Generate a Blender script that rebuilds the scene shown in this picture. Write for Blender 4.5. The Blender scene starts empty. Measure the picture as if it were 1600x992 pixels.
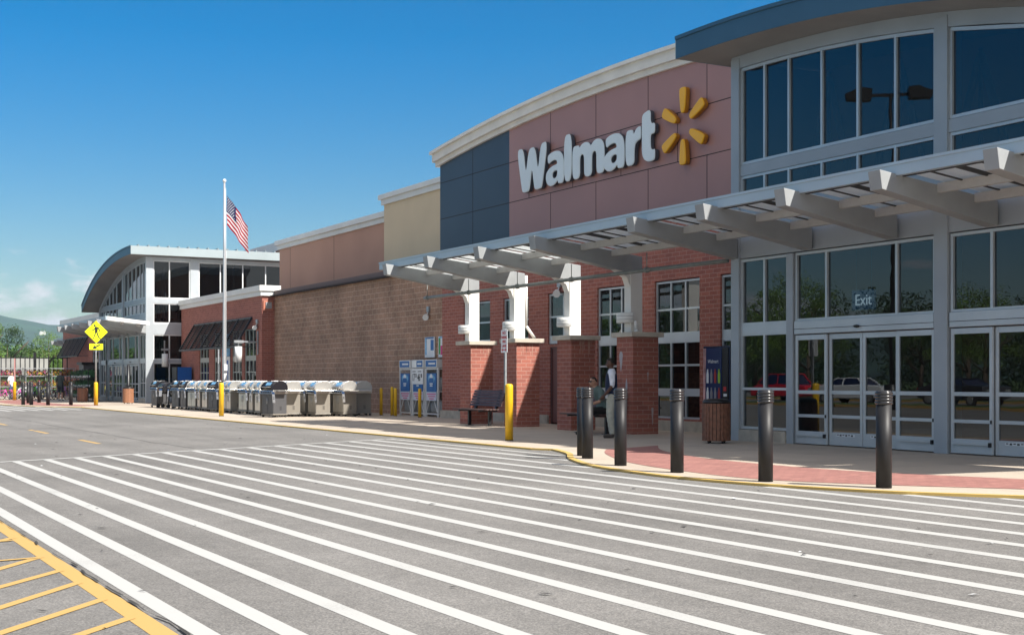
import bpy, bmesh, math, random
from mathutils import Vector, Matrix
R = math.radians
random.seed(7)
scene = bpy.context.scene
COL = scene.collection

# ------------------------------------------------------------------ camera, sky, sun
cam_d = bpy.data.cameras.new('camera'); cam = bpy.data.objects.new('camera', cam_d); COL.objects.link(cam)
cam.location = (0, 0, 1.34); cam.rotation_euler = (R(90), 0, R(-29.304))
cam_d.sensor_width = 36; cam_d.lens = 36*2040/1600; cam_d.shift_y = (593-496)/1600; cam_d.clip_end = 12000
scene.camera = cam

SUN = Vector((0.41, -0.90, 1.0)).normalized()      # towards the sun
ELEV = math.asin(SUN.z); ROT = math.atan2(SUN.x, SUN.y)
w = bpy.data.worlds.new("World"); scene.world = w; w.use_nodes = True
nt = w.node_tree; nt.nodes.clear()
def N(nt, t, **k):
    n = nt.nodes.new(t)
    for a, b in k.items(): setattr(n, a, b)
    return n
out = N(nt, 'ShaderNodeOutputWorld'); bg = N(nt, 'ShaderNodeBackground'); bg.inputs[1].default_value = 0.066
sky = N(nt, 'ShaderNodeTexSky', sky_type='NISHITA', sun_disc=False, sun_elevation=ELEV, sun_rotation=ROT)
sky.air_density = 1.0; sky.dust_density = 0.35; sky.ozone_density = 2.2
tc = N(nt, 'ShaderNodeTexCoord'); sep = N(nt, 'ShaderNodeSeparateXYZ'); nt.links.new(tc.outputs['Generated'], sep.inputs[0])
mp = N(nt, 'ShaderNodeMapping'); mp.inputs['Scale'].default_value = (1, 1, 2.4); mp.inputs['Location'].default_value = (.31, .1, .23); nt.links.new(tc.outputs['Generated'], mp.inputs[0])
n1 = N(nt, 'ShaderNodeTexNoise'); n1.inputs['Scale'].default_value = 9.5; n1.inputs['Detail'].default_value = 7; n1.inputs['Roughness'].default_value = .52
nt.links.new(mp.outputs[0], n1.inputs['Vector'])
# a bank of low cumulus close to the horizon, a few wisps higher up
band = N(nt, 'ShaderNodeMapRange'); band.inputs[1].default_value = 0.035; band.inputs[2].default_value = 0.125; band.inputs[3].default_value = 0.12; band.inputs[4].default_value = -0.17
nt.links.new(sep.outputs[2], band.inputs[0])
add = N(nt, 'ShaderNodeMath', operation='ADD'); nt.links.new(n1.outputs[0], add.inputs[0]); nt.links.new(band.outputs[0], add.inputs[1])
cr = N(nt, 'ShaderNodeMapRange', interpolation_type='SMOOTHSTEP'); cr.inputs[1].default_value = .525; cr.inputs[2].default_value = .61; cr.inputs[3].default_value = 0; cr.inputs[4].default_value = .95
nt.links.new(add.outputs[0], cr.inputs[0])
mix = N(nt, 'ShaderNodeMixRGB'); mix.inputs[2].default_value = (6.8, 7.0, 7.4, 1)
hs = N(nt, 'ShaderNodeHueSaturation'); hs.inputs['Saturation'].default_value = 1.64; hs.inputs['Hue'].default_value = .501
nt.links.new(sky.outputs[0], hs.inputs['Color'])
vz = N(nt, 'ShaderNodeMapRange'); vz.inputs[1].default_value = 0; vz.inputs[2].default_value = .24; vz.inputs[3].default_value = .66; vz.inputs[4].default_value = .98
nt.links.new(sep.outputs[2], vz.inputs[0]); nt.links.new(vz.outputs[0], hs.inputs['Value'])
# unseen clouds overhead and behind the viewer, added to brighten the shaded fronts
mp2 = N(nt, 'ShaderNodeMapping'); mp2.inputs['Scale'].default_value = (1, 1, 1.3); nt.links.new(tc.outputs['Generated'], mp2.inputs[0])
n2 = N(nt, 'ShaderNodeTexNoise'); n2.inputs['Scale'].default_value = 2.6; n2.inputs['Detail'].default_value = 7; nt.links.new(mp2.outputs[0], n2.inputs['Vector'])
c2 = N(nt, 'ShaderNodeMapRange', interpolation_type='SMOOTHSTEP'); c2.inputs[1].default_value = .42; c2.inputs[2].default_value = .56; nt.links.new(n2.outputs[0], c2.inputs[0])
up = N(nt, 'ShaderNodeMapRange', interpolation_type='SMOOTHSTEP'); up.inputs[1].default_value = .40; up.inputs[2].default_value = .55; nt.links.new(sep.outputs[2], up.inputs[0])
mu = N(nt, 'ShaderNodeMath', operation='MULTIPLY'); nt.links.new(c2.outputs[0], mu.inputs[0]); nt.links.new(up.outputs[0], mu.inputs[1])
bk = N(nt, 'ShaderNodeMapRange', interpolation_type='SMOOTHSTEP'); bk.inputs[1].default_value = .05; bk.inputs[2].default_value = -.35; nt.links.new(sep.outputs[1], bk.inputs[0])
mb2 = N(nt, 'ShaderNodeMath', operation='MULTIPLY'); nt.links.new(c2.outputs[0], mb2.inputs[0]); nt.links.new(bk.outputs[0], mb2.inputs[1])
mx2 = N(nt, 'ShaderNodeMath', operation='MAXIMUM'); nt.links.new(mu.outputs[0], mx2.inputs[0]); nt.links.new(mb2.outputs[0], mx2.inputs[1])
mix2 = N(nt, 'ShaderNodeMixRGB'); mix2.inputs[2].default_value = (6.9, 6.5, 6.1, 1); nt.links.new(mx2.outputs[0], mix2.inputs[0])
nt.links.new(cr.outputs[0], mix.inputs[0]); nt.links.new(hs.outputs[0], mix.inputs[1])
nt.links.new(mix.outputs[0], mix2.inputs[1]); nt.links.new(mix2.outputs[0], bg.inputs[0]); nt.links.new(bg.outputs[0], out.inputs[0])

sd = bpy.data.lights.new('sun', 'SUN'); sd.energy = 4.6; sd.angle = R(.5); sd.color = (1, .95, .87)
so = bpy.data.objects.new('sun', sd); COL.objects.link(so); so.rotation_euler = (-SUN).to_track_quat('-Z', 'Y').to_euler(); so.location = (0, 0, 60)
vs = scene.view_settings; vs.view_transform = 'Standard'; vs.look = 'None'; vs.exposure = 0.95; vs.gamma = 1; vs.use_curve_mapping = False
scene.render.engine = 'CYCLES'
scene.cycles.max_bounces = 8; scene.cycles.transparent_max_bounces = 24

# ------------------------------------------------------------------ materials
def M(name, col, rough=.6, metal=0, vary=0, scale=8, bump=0, bscale=60, spec=.5, emit=None, coat=0, detail=6):
    m = bpy.data.materials.new(name); m.use_nodes = True; t = m.node_tree; b = t.nodes['Principled BSDF']
    b.inputs['Base Color'].default_value = (*col, 1); b.inputs['Roughness'].default_value = rough; b.inputs['Metallic'].default_value = metal
    b.inputs['Specular IOR Level'].default_value = spec; b.inputs['Coat Weight'].default_value = coat
    c = N(t, 'ShaderNodeTexCoord')
    if vary:
        n = N(t, 'ShaderNodeTexNoise'); n.inputs['Scale'].default_value = scale; n.inputs['Detail'].default_value = detail
        t.links.new(c.outputs['Object'], n.inputs['Vector'])
        r = N(t, 'ShaderNodeMapRange'); r.inputs[1].default_value = .3; r.inputs[2].default_value = .7; r.inputs[3].default_value = 1-vary; r.inputs[4].default_value = 1+vary
        t.links.new(n.outputs[0], r.inputs[0])
        mx = N(t, 'ShaderNodeVectorMath', operation='SCALE'); mx.inputs[0].default_value = col; t.links.new(r.outputs[0], mx.inputs['Scale'])
        t.links.new(mx.outputs[0], b.inputs['Base Color'])
    if bump:
        n = N(t, 'ShaderNodeTexNoise'); n.inputs['Scale'].default_value = bscale; n.inputs['Detail'].default_value = 4
        t.links.new(c.outputs['Object'], n.inputs['Vector'])
        bp = N(t, 'ShaderNodeBump'); bp.inputs['Strength'].default_value = bump; bp.inputs['Distance'].default_value = .01
        t.links.new(n.outputs[0], bp.inputs['Height']); t.links.new(bp.outputs[0], b.inputs['Normal'])
    if emit: b.inputs['Emission Color'].default_value = (*col, 1); b.inputs['Emission Strength'].default_value = emit
    return m

def wallvec(t):   # (x+y, z) so that both wall directions carry the courses
    g = N(t, 'ShaderNodeNewGeometry'); s = N(t, 'ShaderNodeSeparateXYZ'); t.links.new(g.outputs['Position'], s.inputs[0])
    a = N(t, 'ShaderNodeMath', operation='ADD'); t.links.new(s.outputs[0], a.inputs[0]); t.links.new(s.outputs[1], a.inputs[1])
    c = N(t, 'ShaderNodeCombineXYZ'); t.links.new(a.outputs[0], c.inputs[0]); t.links.new(s.outputs[2], c.inputs[1])
    return g, c

def brick(name, c1, c2, cm, bw, bh, mortar, rough=.85, bias=0, stain=.12, flat=False, bumps=.5):
    m = bpy.data.materials.new(name); m.use_nodes = True; t = m.node_tree; b = t.nodes['Principled BSDF']
    g, c = wallvec(t)
    br = N(t, 'ShaderNodeTexBrick'); br.inputs['Scale'].default_value = 1
    br.inputs['Brick Width'].default_value = bw; br.inputs['Row Height'].default_value = bh; br.inputs['Mortar Size'].default_value = mortar
    br.inputs['Mortar Smooth'].default_value = .3; br.inputs['Bias'].default_value = bias
    br.inputs['Color1'].default_value = (*c1, 1); br.inputs['Color2'].default_value = (*c2, 1); br.inputs['Mortar'].default_value = (*cm, 1)
    t.links.new(g.outputs['Position'] if flat else c.outputs[0], br.inputs['Vector'])
    n = N(t, 'ShaderNodeTexNoise'); n.inputs['Scale'].default_value = .7; n.inputs['Detail'].default_value = 8; n.inputs['Roughness'].default_value = .62
    t.links.new(g.outputs['Position'], n.inputs['Vector'])
    n2 = N(t, 'ShaderNodeTexNoise'); n2.inputs['Scale'].default_value = 35; n2.inputs['Detail'].default_value = 4
    t.links.new(g.outputs['Position'], n2.inputs['Vector'])
    s = N(t, 'ShaderNodeMath', operation='ADD'); t.links.new(n.outputs[0], s.inputs[0]); t.links.new(n2.outputs[0], s.inputs[1])
    r = N(t, 'ShaderNodeMapRange'); r.inputs[1].default_value = .65; r.inputs[2].default_value = 1.35; r.inputs[3].default_value = 1-stain*1.6; r.inputs[4].default_value = 1+stain*1.6
    t.links.new(s.outputs[0], r.inputs[0])
    mx = N(t, 'ShaderNodeVectorMath', operation='SCALE'); t.links.new(br.outputs[0], mx.inputs[0]); t.links.new(r.outputs[0], mx.inputs['Scale'])
    t.links.new(mx.outputs[0], b.inputs['Base Color']); b.inputs['Roughness'].default_value = rough
    bp = N(t, 'ShaderNodeBump'); bp.inputs['Strength'].default_value = bumps; bp.inputs['Distance'].default_value = .006; bp.invert = True
    t.links.new(br.outputs['Fac'], bp.inputs['Height']); t.links.new(bp.outputs[0], b.inputs['Normal'])
    return m

def asphalt():
    m = bpy.data.materials.new('asphalt'); m.use_nodes = True; t = m.node_tree; b = t.nodes['Principled BSDF']
    g = N(t, 'ShaderNodeNewGeometry')
    def noise(s, d=4, r=.6):
        n = N(t, 'ShaderNodeTexNoise'); n.inputs['Scale'].default_value = s; n.inputs['Detail'].default_value = d; n.inputs['Roughness'].default_value = r
        t.links.new(g.outputs['Position'], n.inputs['Vector']); return n
    a = noise(75, 3, .75); c = noise(.35, 6, .6); e = noise(9, 5)
    r1 = N(t, 'ShaderNodeValToRGB'); cr = r1.color_ramp
    cr.elements[0].position = .34; cr.elements[0].color = (.112, .108, .104, 1)
    cr.elements[1].position = .66; cr.elements[1].color = (.272, .258, .242, 1)
    x = cr.elements.new(.5); x.color = (.180, .174, .166, 1)
    t.links.new(a.outputs[0], r1.inputs[0])
    r2 = N(t, 'ShaderNodeMapRange'); r2.inputs[1].default_value = .3; r2.inputs[2].default_value = .7; r2.inputs[3].default_value = .80; r2.inputs[4].default_value = 1.14; t.links.new(c.outputs[0], r2.inputs[0])
    r3 = N(t, 'ShaderNodeMapRange'); r3.inputs[1].default_value = .3; r3.inputs[2].default_value = .7; r3.inputs[3].default_value = .92; r3.inputs[4].default_value = 1.08; t.links.new(e.outputs[0], r3.inputs[0])
    mm = N(t, 'ShaderNodeMath', operation='MULTIPLY'); t.links.new(r2.outputs[0], mm.inputs[0]); t.links.new(r3.outputs[0], mm.inputs[1])
    # long sealed seams / drag marks stretched along the lane
    mp = N(t, 'ShaderNodeMapping'); mp.inputs['Scale'].default_value = (1.6, .12, 1); t.links.new(g.outputs['Position'], mp.inputs[0])
    sn = N(t, 'ShaderNodeTexNoise'); sn.inputs['Scale'].default_value = 1; sn.inputs['Detail'].default_value = 3; t.links.new(mp.outputs[0], sn.inputs['Vector'])
    r4 = N(t, 'ShaderNodeMapRange'); r4.inputs[1].default_value = .35; r4.inputs[2].default_value = .65; r4.inputs[3].default_value = .89; r4.inputs[4].default_value = 1.06; t.links.new(sn.outputs[0], r4.inputs[0])
    m2 = N(t, 'ShaderNodeMath', operation='MULTIPLY'); t.links.new(mm.outputs[0], m2.inputs[0]); t.links.new(r4.outputs[0], m2.inputs[1])
    # small dark spots
    vo = N(t, 'ShaderNodeTexVoronoi'); vo.inputs['Scale'].default_value = 1.7; t.links.new(g.outputs['Position'], vo.inputs['Vector'])
    r5 = N(t, 'ShaderNodeMapRange'); r5.inputs[1].default_value = .02; r5.inputs[2].default_value = .05; r5.inputs[3].default_value = .55; r5.inputs[4].default_value = 1; t.links.new(vo.outputs['Distance'], r5.inputs[0])
    m3 = N(t, 'ShaderNodeMath', operation='MULTIPLY'); t.links.new(m2.outputs[0], m3.inputs[0]); t.links.new(r5.outputs[0], m3.inputs[1])
    sc = N(t, 'ShaderNodeVectorMath', operation='SCALE'); t.links.new(r1.outputs[0], sc.inputs[0]); t.links.new(m3.outputs[0], sc.inputs['Scale'])
    t.links.new(sc.outputs[0], b.inputs['Base Color']); b.inputs['Roughness'].default_value = .9; b.inputs['Specular IOR Level'].default_value = .25
    bp = N(t, 'ShaderNodeBump'); bp.inputs['Strength'].default_value = .6; bp.inputs['Distance'].default_value = .006
    t.links.new(a.outputs[0], bp.inputs['Height']); t.links.new(bp.outputs[0], b.inputs['Normal'])
    return m

def paint(name, col, wear=.12):
    m = bpy.data.materials.new(name); m.use_nodes = True; t = m.node_tree; b = t.nodes['Principled BSDF']
    g = N(t, 'ShaderNodeNewGeometry')
    n = N(t, 'ShaderNodeTexNoise'); n.inputs['Scale'].default_value = 55; n.inputs['Detail'].default_value = 5; n.inputs['Roughness'].default_value = .8
    t.links.new(g.outputs['Position'], n.inputs['Vector'])
    n2 = N(t, 'ShaderNodeTexNoise'); n2.inputs['Scale'].default_value = .9; n2.inputs['Detail'].default_value = 6
    t.links.new(g.outputs['Position'], n2.inputs['Vector'])
    ad = N(t, 'ShaderNodeMath', operation='ADD'); t.links.new(n.outputs[0], ad.inputs[0]); t.links.new(n2.outputs[0], ad.inputs[1])
    r = N(t, 'ShaderNodeMapRange'); r.inputs[1].default_value = 1.18-wear*.2; r.inputs[2].default_value = 1.38; r.inputs[3].default_value = 0; r.inputs[4].default_value = .75
    t.links.new(ad.outputs[0], r.inputs[0])
    mx = N(t, 'ShaderNodeMixRGB'); mx.inputs[1].default_value = (*col, 1); mx.inputs[2].default_value = (.25, .245, .235, 1)
    t.links.new(r.outputs[0], mx.inputs[0]); t.links.new(mx.outputs[0], b.inputs['Base Color']); b.inputs['Roughness'].default_value = .75
    bp = N(t, 'ShaderNodeBump'); bp.inputs['Strength'].default_value = .35; bp.inputs['Distance'].default_value = .004
    t.links.new(n.outputs[0], bp.inputs['Height']); t.links.new(bp.outputs[0], b.inputs['Normal'])
    return m

def concrete(name, col, joint=True):
    m = bpy.data.materials.new(name); m.use_nodes = True; t = m.node_tree; b = t.nodes['Principled BSDF']
    g = N(t, 'ShaderNodeNewGeometry')
    br = N(t, 'ShaderNodeTexBrick', offset=0); br.inputs['Scale'].default_value = 1; br.inputs['Brick Width'].default_value = 1.55; br.inputs['Row Height'].default_value = 1.55
    br.inputs['Mortar Size'].default_value = .008 if joint else 0; br.inputs['Mortar Smooth'].default_value = .2
    br.inputs['Color1'].default_value = (*col, 1); br.inputs['Color2'].default_value = (*[x*.93 for x in col], 1); br.inputs['Mortar'].default_value = (*[x*.5 for x in col], 1)
    t.links.new(g.outputs['Position'], br.inputs['Vector'])
    n = N(t, 'ShaderNodeTexNoise'); n.inputs['Scale'].default_value = .8; n.inputs['Detail'].default_value = 9; n.inputs['Roughness'].default_value = .65; t.links.new(g.outputs['Position'], n.inputs['Vector'])
    n2 = N(t, 'ShaderNodeTexNoise'); n2.inputs['Scale'].default_value = 60; n2.inputs['Detail'].default_value = 3; t.links.new(g.outputs['Position'], n2.inputs['Vector'])
    s = N(t, 'ShaderNodeMath', operation='ADD'); t.links.new(n.outputs[0], s.inputs[0]); t.links.new(n2.outputs[0], s.inputs[1])
    r = N(t, 'ShaderNodeMapRange'); r.inputs[1].default_value = .7; r.inputs[2].default_value = 1.3; r.inputs[3].default_value = .84; r.inputs[4].default_value = 1.14; t.links.new(s.outputs[0], r.inputs[0])
    mx = N(t, 'ShaderNodeVectorMath', operation='SCALE'); t.links.new(br.outputs[0], mx.inputs[0]); t.links.new(r.outputs[0], mx.inputs['Scale'])
    t.links.new(mx.outputs[0], b.inputs['Base Color']); b.inputs['Roughness'].default_value = .85
    return m

def glassmat(name, tint, ior=1.6, rough=0.0, wav=.0):
    m = bpy.data.materials.new(name); m.use_nodes = True; t = m.node_tree; t.nodes.remove(t.nodes['Principled BSDF']); o = t.nodes['Material Output']
    tr = N(t, 'ShaderNodeBsdfTransparent'); tr.inputs[0].default_value = (*tint, 1)
    gl = N(t, 'ShaderNodeBsdfGlossy'); gl.inputs['Roughness'].default_value = rough; gl.inputs[0].default_value = (.9, .95, 1, 1)
    fr = N(t, 'ShaderNodeFresnel'); gb = N(t, 'ShaderNodeNewGeometry'); mi = N(t, 'ShaderNodeMix'); mi.inputs[2].default_value = ior; mi.inputs[3].default_value = 1/ior
    t.links.new(gb.outputs['Backfacing'], mi.inputs[0]); t.links.new(mi.outputs[0], fr.inputs['IOR'])
    mx = N(t, 'ShaderNodeMixShader'); t.links.new(fr.outputs[0], mx.inputs[0]); t.links.new(tr.outputs[0], mx.inputs[1]); t.links.new(gl.outputs[0], mx.inputs[2])
    if wav:
        c = N(t, 'ShaderNodeNewGeometry'); n = N(t, 'ShaderNodeTexNoise'); n.inputs['Scale'].default_value = 1.3; t.links.new(c.outputs['Position'], n.inputs['Vector'])
        bp = N(t, 'ShaderNodeBump'); bp.inputs['Strength'].default_value = wav; bp.inputs['Distance'].default_value = .01
        t.links.new(n.outputs[0], bp.inputs['Height']); t.links.new(bp.outputs[0], gl.inputs['Normal'])
    t.links.new(mx.outputs[0], o.inputs[0])
    return m

def translucent():
    m = bpy.data.materials.new('polycarbonate'); m.use_nodes = True; t = m.node_tree; t.nodes.remove(t.nodes['Principled BSDF']); o = t.nodes['Material Output']
    a = N(t, 'ShaderNodeBsdfTranslucent'); a.inputs[0].default_value = (.82, .84, .84, 1)
    d = N(t, 'ShaderNodeBsdfDiffuse'); d.inputs[0].default_value = (.7, .72, .72, 1)
    mx = N(t, 'ShaderNodeMixShader'); mx.inputs[0].default_value = .35; t.links.new(a.outputs[0], mx.inputs[1]); t.links.new(d.outputs[0], mx.inputs[2])
    t.links.new(mx.outputs[0], o.inputs[0]); return m

def leafmat(name, col, var=.45):
    m = bpy.data.materials.new(name); m.use_nodes = True; t = m.node_tree; b = t.nodes['Principled BSDF']
    g = N(t, 'ShaderNodeNewGeometry'); n = N(t, 'ShaderNodeTexNoise'); n.inputs['Scale'].default_value = .9; n.inputs['Detail'].default_value = 3; t.links.new(g.outputs['Position'], n.inputs['Vector'])
    r = N(t, 'ShaderNodeMapRange'); r.inputs[1].default_value = .35; r.inputs[2].default_value = .65; r.inputs[3].default_value = 1-var; r.inputs[4].default_value = 1+var; t.links.new(n.outputs[0], r.inputs[0])
    mx = N(t, 'ShaderNodeVectorMath', operation='SCALE'); mx.inputs[0].default_value = col; t.links.new(r.outputs[0], mx.inputs['Scale'])
    t.links.new(mx.outputs[0], b.inputs['Base Color']); b.inputs['Roughness'].default_value = .6; b.inputs['Transmission Weight'].default_value = 0
    return m

m_asphalt = asphalt(); m_white = paint('white_road_paint', (.43, .43, .415), .5); m_yellow = paint('yellow_road_paint', (.47, .30, .095), .3)
m_curb = paint('yellow_curb_paint', (.56,.38,.11), .2)
m_conc = concrete('sidewalk_concrete', (.47, .40, .325)); m_conc2 = M('cast_concrete', (.42, .38, .32), .85, vary=.2, scale=4)
m_paver = brick('red_pavers', (.36, .165, .14), (.28, .125, .11), (.2, .1, .08), .2, .1, .006, flat=True, stain=.12)
m_brick = brick('red_brick', (.36, .122, .088), (.27, .09, .068), (.42, .25, .20), .30, .105, .0075, stain=.10)
m_block = brick('brown_split_block', (.36, .21, .14), (.29, .175, .12), (.50, .36, .27), .406, .2032, .013, stain=.32, bumps=.9)
m_purple = M('mauve_panel', (.41, .215, .19), .45, vary=.06, scale=.5); m_navy = M('navy_panel', (.042, .06, .09), .45, vary=.08, scale=.5)
m_seam = M('panel_seam', (.03, .02, .02), .8)
m_beige = M('beige_stucco', (.68, .55, .38), .9, vary=.05, scale=.6, bump=.2); m_pink = M('terracotta_stucco', (.50, .29, .215), .9, vary=.07, scale=.4, bump=.2)
m_trim = M('pale_trim', (.80, .77, .72), .7, vary=.08, scale=1.2); m_trim2 = M('white_metal_coping', (.72, .72, .70), .5, vary=.06, scale=.8)
m_alu = M('silver_aluminium', (.50, .54, .57), .38, metal=.35, vary=.07, scale=1.4); m_col = M('painted_steel_grey', (.34, .38, .42), .45, metal=.1, vary=.06, scale=1.1)
m_beam = M('canopy_steel', (.30,.315,.325), .5, vary=.12, scale=1.5); m_purl = M('purlin_steel', (.46,.455,.44), .5, vary=.05); m_beamw = M('white_steel', (.74, .73, .70), .5, vary=.05, scale=1.5)
m_fascia = M('canopy_fascia_metal', (.42, .50, .56), .4, metal=.2, vary=.05, scale=1)
m_roof = M('roof_fascia_metal', (.05, .12, .18), .45, metal=.3, vary=.06, scale=.8); m_roofl = M('roof_fascia_pale', (.34, .40, .42), .45, metal=.2, vary=.05, scale=.8)
m_soffit = M('soffit_metal', (.26, .24, .22), .6, vary=.1, scale=1); m_dark = M('dark_bar', (.05, .05, .05), .6)
m_poly = translucent(); m_glass = glassmat('dark_tinted_glass', (.17, .20, .22), 1.68, wav=.06); m_glass2 = glassmat('clear_glass', (.55, .6, .6), 1.6)
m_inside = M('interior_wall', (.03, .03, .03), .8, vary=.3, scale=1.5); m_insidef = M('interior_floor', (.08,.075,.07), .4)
m_brace = M('interior_brace', (.16,.17,.19), .5); m_black = M('black_plastic', (.012, .012, .014), .38, vary=.2, scale=6)
m_bol = M('black_bollard_sleeve', (.016,.016,.018), .5, vary=.25, scale=5, spec=.35); m_ypost = M('yellow_post_sleeve', (.72, .43, .012), .45, vary=.1, scale=4)
m_gal = M('galvanised_steel', (.38, .40, .42), .45, metal=.6, vary=.2, scale=12); m_pipe = M('grey_pipe', (.2, .22, .21), .5, metal=.2, vary=.15)
m_wood = M('brown_slat', (.20, .085, .05), .6, vary=.3, scale=14); m_wood2 = M('brown_slat_sunlit', (.33,.15,.08), .6, vary=.25, scale=14)  # second slat is the same brown with sunlight put into its colour
m_bench = M('bench_slat', (.085, .045, .04), .5, vary=.3, scale=9)
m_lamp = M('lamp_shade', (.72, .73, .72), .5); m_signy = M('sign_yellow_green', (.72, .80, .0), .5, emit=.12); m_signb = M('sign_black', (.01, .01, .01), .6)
m_letter = M('white_acrylic', (.74,.80,.82), .35, vary=.03, scale=2); m_letters = M('letter_return', (.07,.08,.10), .4)
m_spark = M('orange_acrylic', (.92,.46,.012), .35); m_sparks = M('orange_return', (.5,.2,.006), .4)
m_steel = M('stainless_steel', (.62, .60, .56), .30, metal=.85, vary=.06, scale=6); m_steelw = M('warm_grey_enamel', (.23, .21, .18), .4, vary=.05); m_chrome = M('polished_lid', (.88,.88,.88), .18, metal=.9, bump=.05, bscale=8)
m_whitep = M('white_enamel', (.74, .75, .75), .4, vary=.04); m_enam = M('black_enamel', (.018, .018, .022), .22, vary=.1); m_char = M('charcoal_steel', (.08, .08, .085), .4)
m_rub = M('rubber', (.02, .02, .02), .8); m_tag = M('white_card', (.72, .74, .76), .7); m_blue = M('blue_print', (.03, .13, .36), .5); m_bluel = M('light_blue_print', (.16, .38, .6), .5, vary=.3, scale=6)
m_vblue = M('vending_blue', (.009, .025, .10), .35); m_vnavy = M('vending_navy', (.008, .016, .05), .25); m_brite = M('bright_blue_panel', (.012, .11, .42), .4)
m_pink2 = M('magenta_print', (.62, .05, .22), .6); m_red = M('red_print', (.5, .03, .03), .5)
m_greenp = M('green_print', (.05, .3, .08), .6)
m_grass = M('grass', (.07, .12, .03), .95, vary=.4, scale=.4, bump=.4, bscale=5)
m_leaf = leafmat('leaf_green', (.055,.115,.016)); m_leafd = leafmat('leaf_dark', (.025,.055,.012)); m_leafb = leafmat('leaf_bright', (.10,.17,.018)); m_bark = M('bark', (.09, .065, .045), .9, vary=.3, scale=6)
m_plant = leafmat('nursery_leaf', (.03, .11, .03), .5)

# ------------------------------------------------------------------ builders
class MB:
    def __init__(s): s.v = []; s.f = []; s.m = []; s.mi = 0; s.sm = []
    def add(s, vs, fs, smooth=False):
        o = len(s.v); s.v += [tuple(v) for v in vs]
        for f in fs: s.f.append([i+o for i in f]); s.m.append(s.mi); s.sm.append(smooth)
        return s
    def box(s, x0, x1, y0, y1, z0, z1):
        x0, x1 = sorted((x0, x1)); y0, y1 = sorted((y0, y1)); z0, z1 = sorted((z0, z1))
        return s.add([(x0,y0,z0),(x1,y0,z0),(x1,y1,z0),(x0,y1,z0),(x0,y0,z1),(x1,y0,z1),(x1,y1,z1),(x0,y1,z1)],
              [(0,3,2,1),(4,5,6,7),(0,1,5,4),(1,2,6,5),(2,3,7,6),(3,0,4,7)])
    def loft(s, a, b, smooth=False):           # two matching loops
        n = len(a)
        s.add(list(a)+list(b), [list(range(n))[::-1], [n+i for i in range(n)]])
        o = len(s.v)-2*n
        for i in range(n): s.f.append([o+i, o+(i+1)%n, o+n+(i+1)%n, o+n+i]); s.m.append(s.mi); s.sm.append(smooth)
        return s
    def prism(s, pts, ax, a0, a1, smooth=False):   # 2D polygon extruded along an axis
        def P(p, a):
            return {'x': (a, p[0], p[1]), 'y': (p[0], a, p[1]), 'z': (p[0], p[1], a)}[ax]
        return s.loft([P(p, a0) for p in pts], [P(p, a1) for p in pts], smooth)
    def rev(s, prof, c=(0,0,0), n=20, smooth=True, a0=0, a1=2*math.pi):   # profile (r,z) turned about z
        vs = []; full = abs(a1-a0-2*math.pi) < 1e-6; k = n if full else n+1
        for r, z in prof:
            for i in range(k):
                t = a0+(a1-a0)*i/n; vs.append((c[0]+r*math.cos(t), c[1]+r*math.sin(t), c[2]+z))
        fs = []
        for j in range(len(prof)-1):
            for i in range(n): fs.append((j*k+i, j*k+(i+1)%k, (j+1)*k+(i+1)%k, (j+1)*k+i))
        s.add(vs, fs, smooth)
        if full:
            o = len(s.v)-len(vs)
            s.f.append([o+i for i in range(k)][::-1]); s.m.append(s.mi); s.sm.append(False)
            s.f.append([o+(len(prof)-1)*k+i for i in range(k)]); s.m.append(s.mi); s.sm.append(False)
        return s
    def cyl(s, p, q, r, r2=None, n=12, smooth=True):
        p = Vector(p); q = Vector(q); d = (q-p).normalized(); r2 = r if r2 is None else r2
        u = d.cross(Vector((0,0,1)));
        if u.length < 1e-4: u = Vector((1,0,0))
        u.normalize(); w = d.cross(u)
        A = [p+(u*math.cos(2*math.pi*i/n)+w*math.sin(2*math.pi*i/n))*r for i in range(n)]
        B = [q+(u*math.cos(2*math.pi*i/n)+w*math.sin(2*math.pi*i/n))*r2 for i in range(n)]
        return s.loft(A, B, smooth)
    def tube(s, pts, r, n=8):
        for a, b in zip(pts, pts[1:]): s.cyl(a, b, r, n=n)
        return s
    def bar(s, p, q, w, h):       # rectangular bar between two points, h vertical
        p = Vector(p); q = Vector(q); d = (q-p).normalized(); u = d.cross(Vector((0,0,1)))
        if u.length < 1e-4: u = Vector((1,0,0))
        u.normalize(); v = u.cross(d); L = [(u*a*w/2+v*b*h/2) for a, b in ((-1,-1),(1,-1),(1,1),(-1,1))]
        return s.loft([p+x for x in L], [q+x for x in L])
    def build(s, name, mats, parent=None, bevel=0, loc=None):
        me = bpy.data.meshes.new(name); me.from_pydata(s.v, [], s.f); me.update()
        mats = mats if isinstance(mats, (list, tuple)) else [mats]
        for m in mats: me.materials.append(m)
        for p, mi, sm in zip(me.polygons, s.m, s.sm): p.material_index = min(mi, len(mats)-1); p.use_smooth = sm
        bm = bmesh.new(); bm.from_mesh(me); bmesh.ops.recalc_face_normals(bm, faces=bm.faces)
        if bevel:
            es = [e for e in bm.edges if len(e.link_faces) == 2 and e.calc_face_angle(0) > .5]
            bmesh.ops.bevel(bm, geom=es, offset=bevel, segments=2, profile=.5, affect='EDGES', clamp_overlap=True)
        bm.to_mesh(me); bm.free()
        o = bpy.data.objects.new(name, me); COL.objects.link(o)
        if parent: o.parent = parent
        if loc: o.location = loc
        return o

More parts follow.
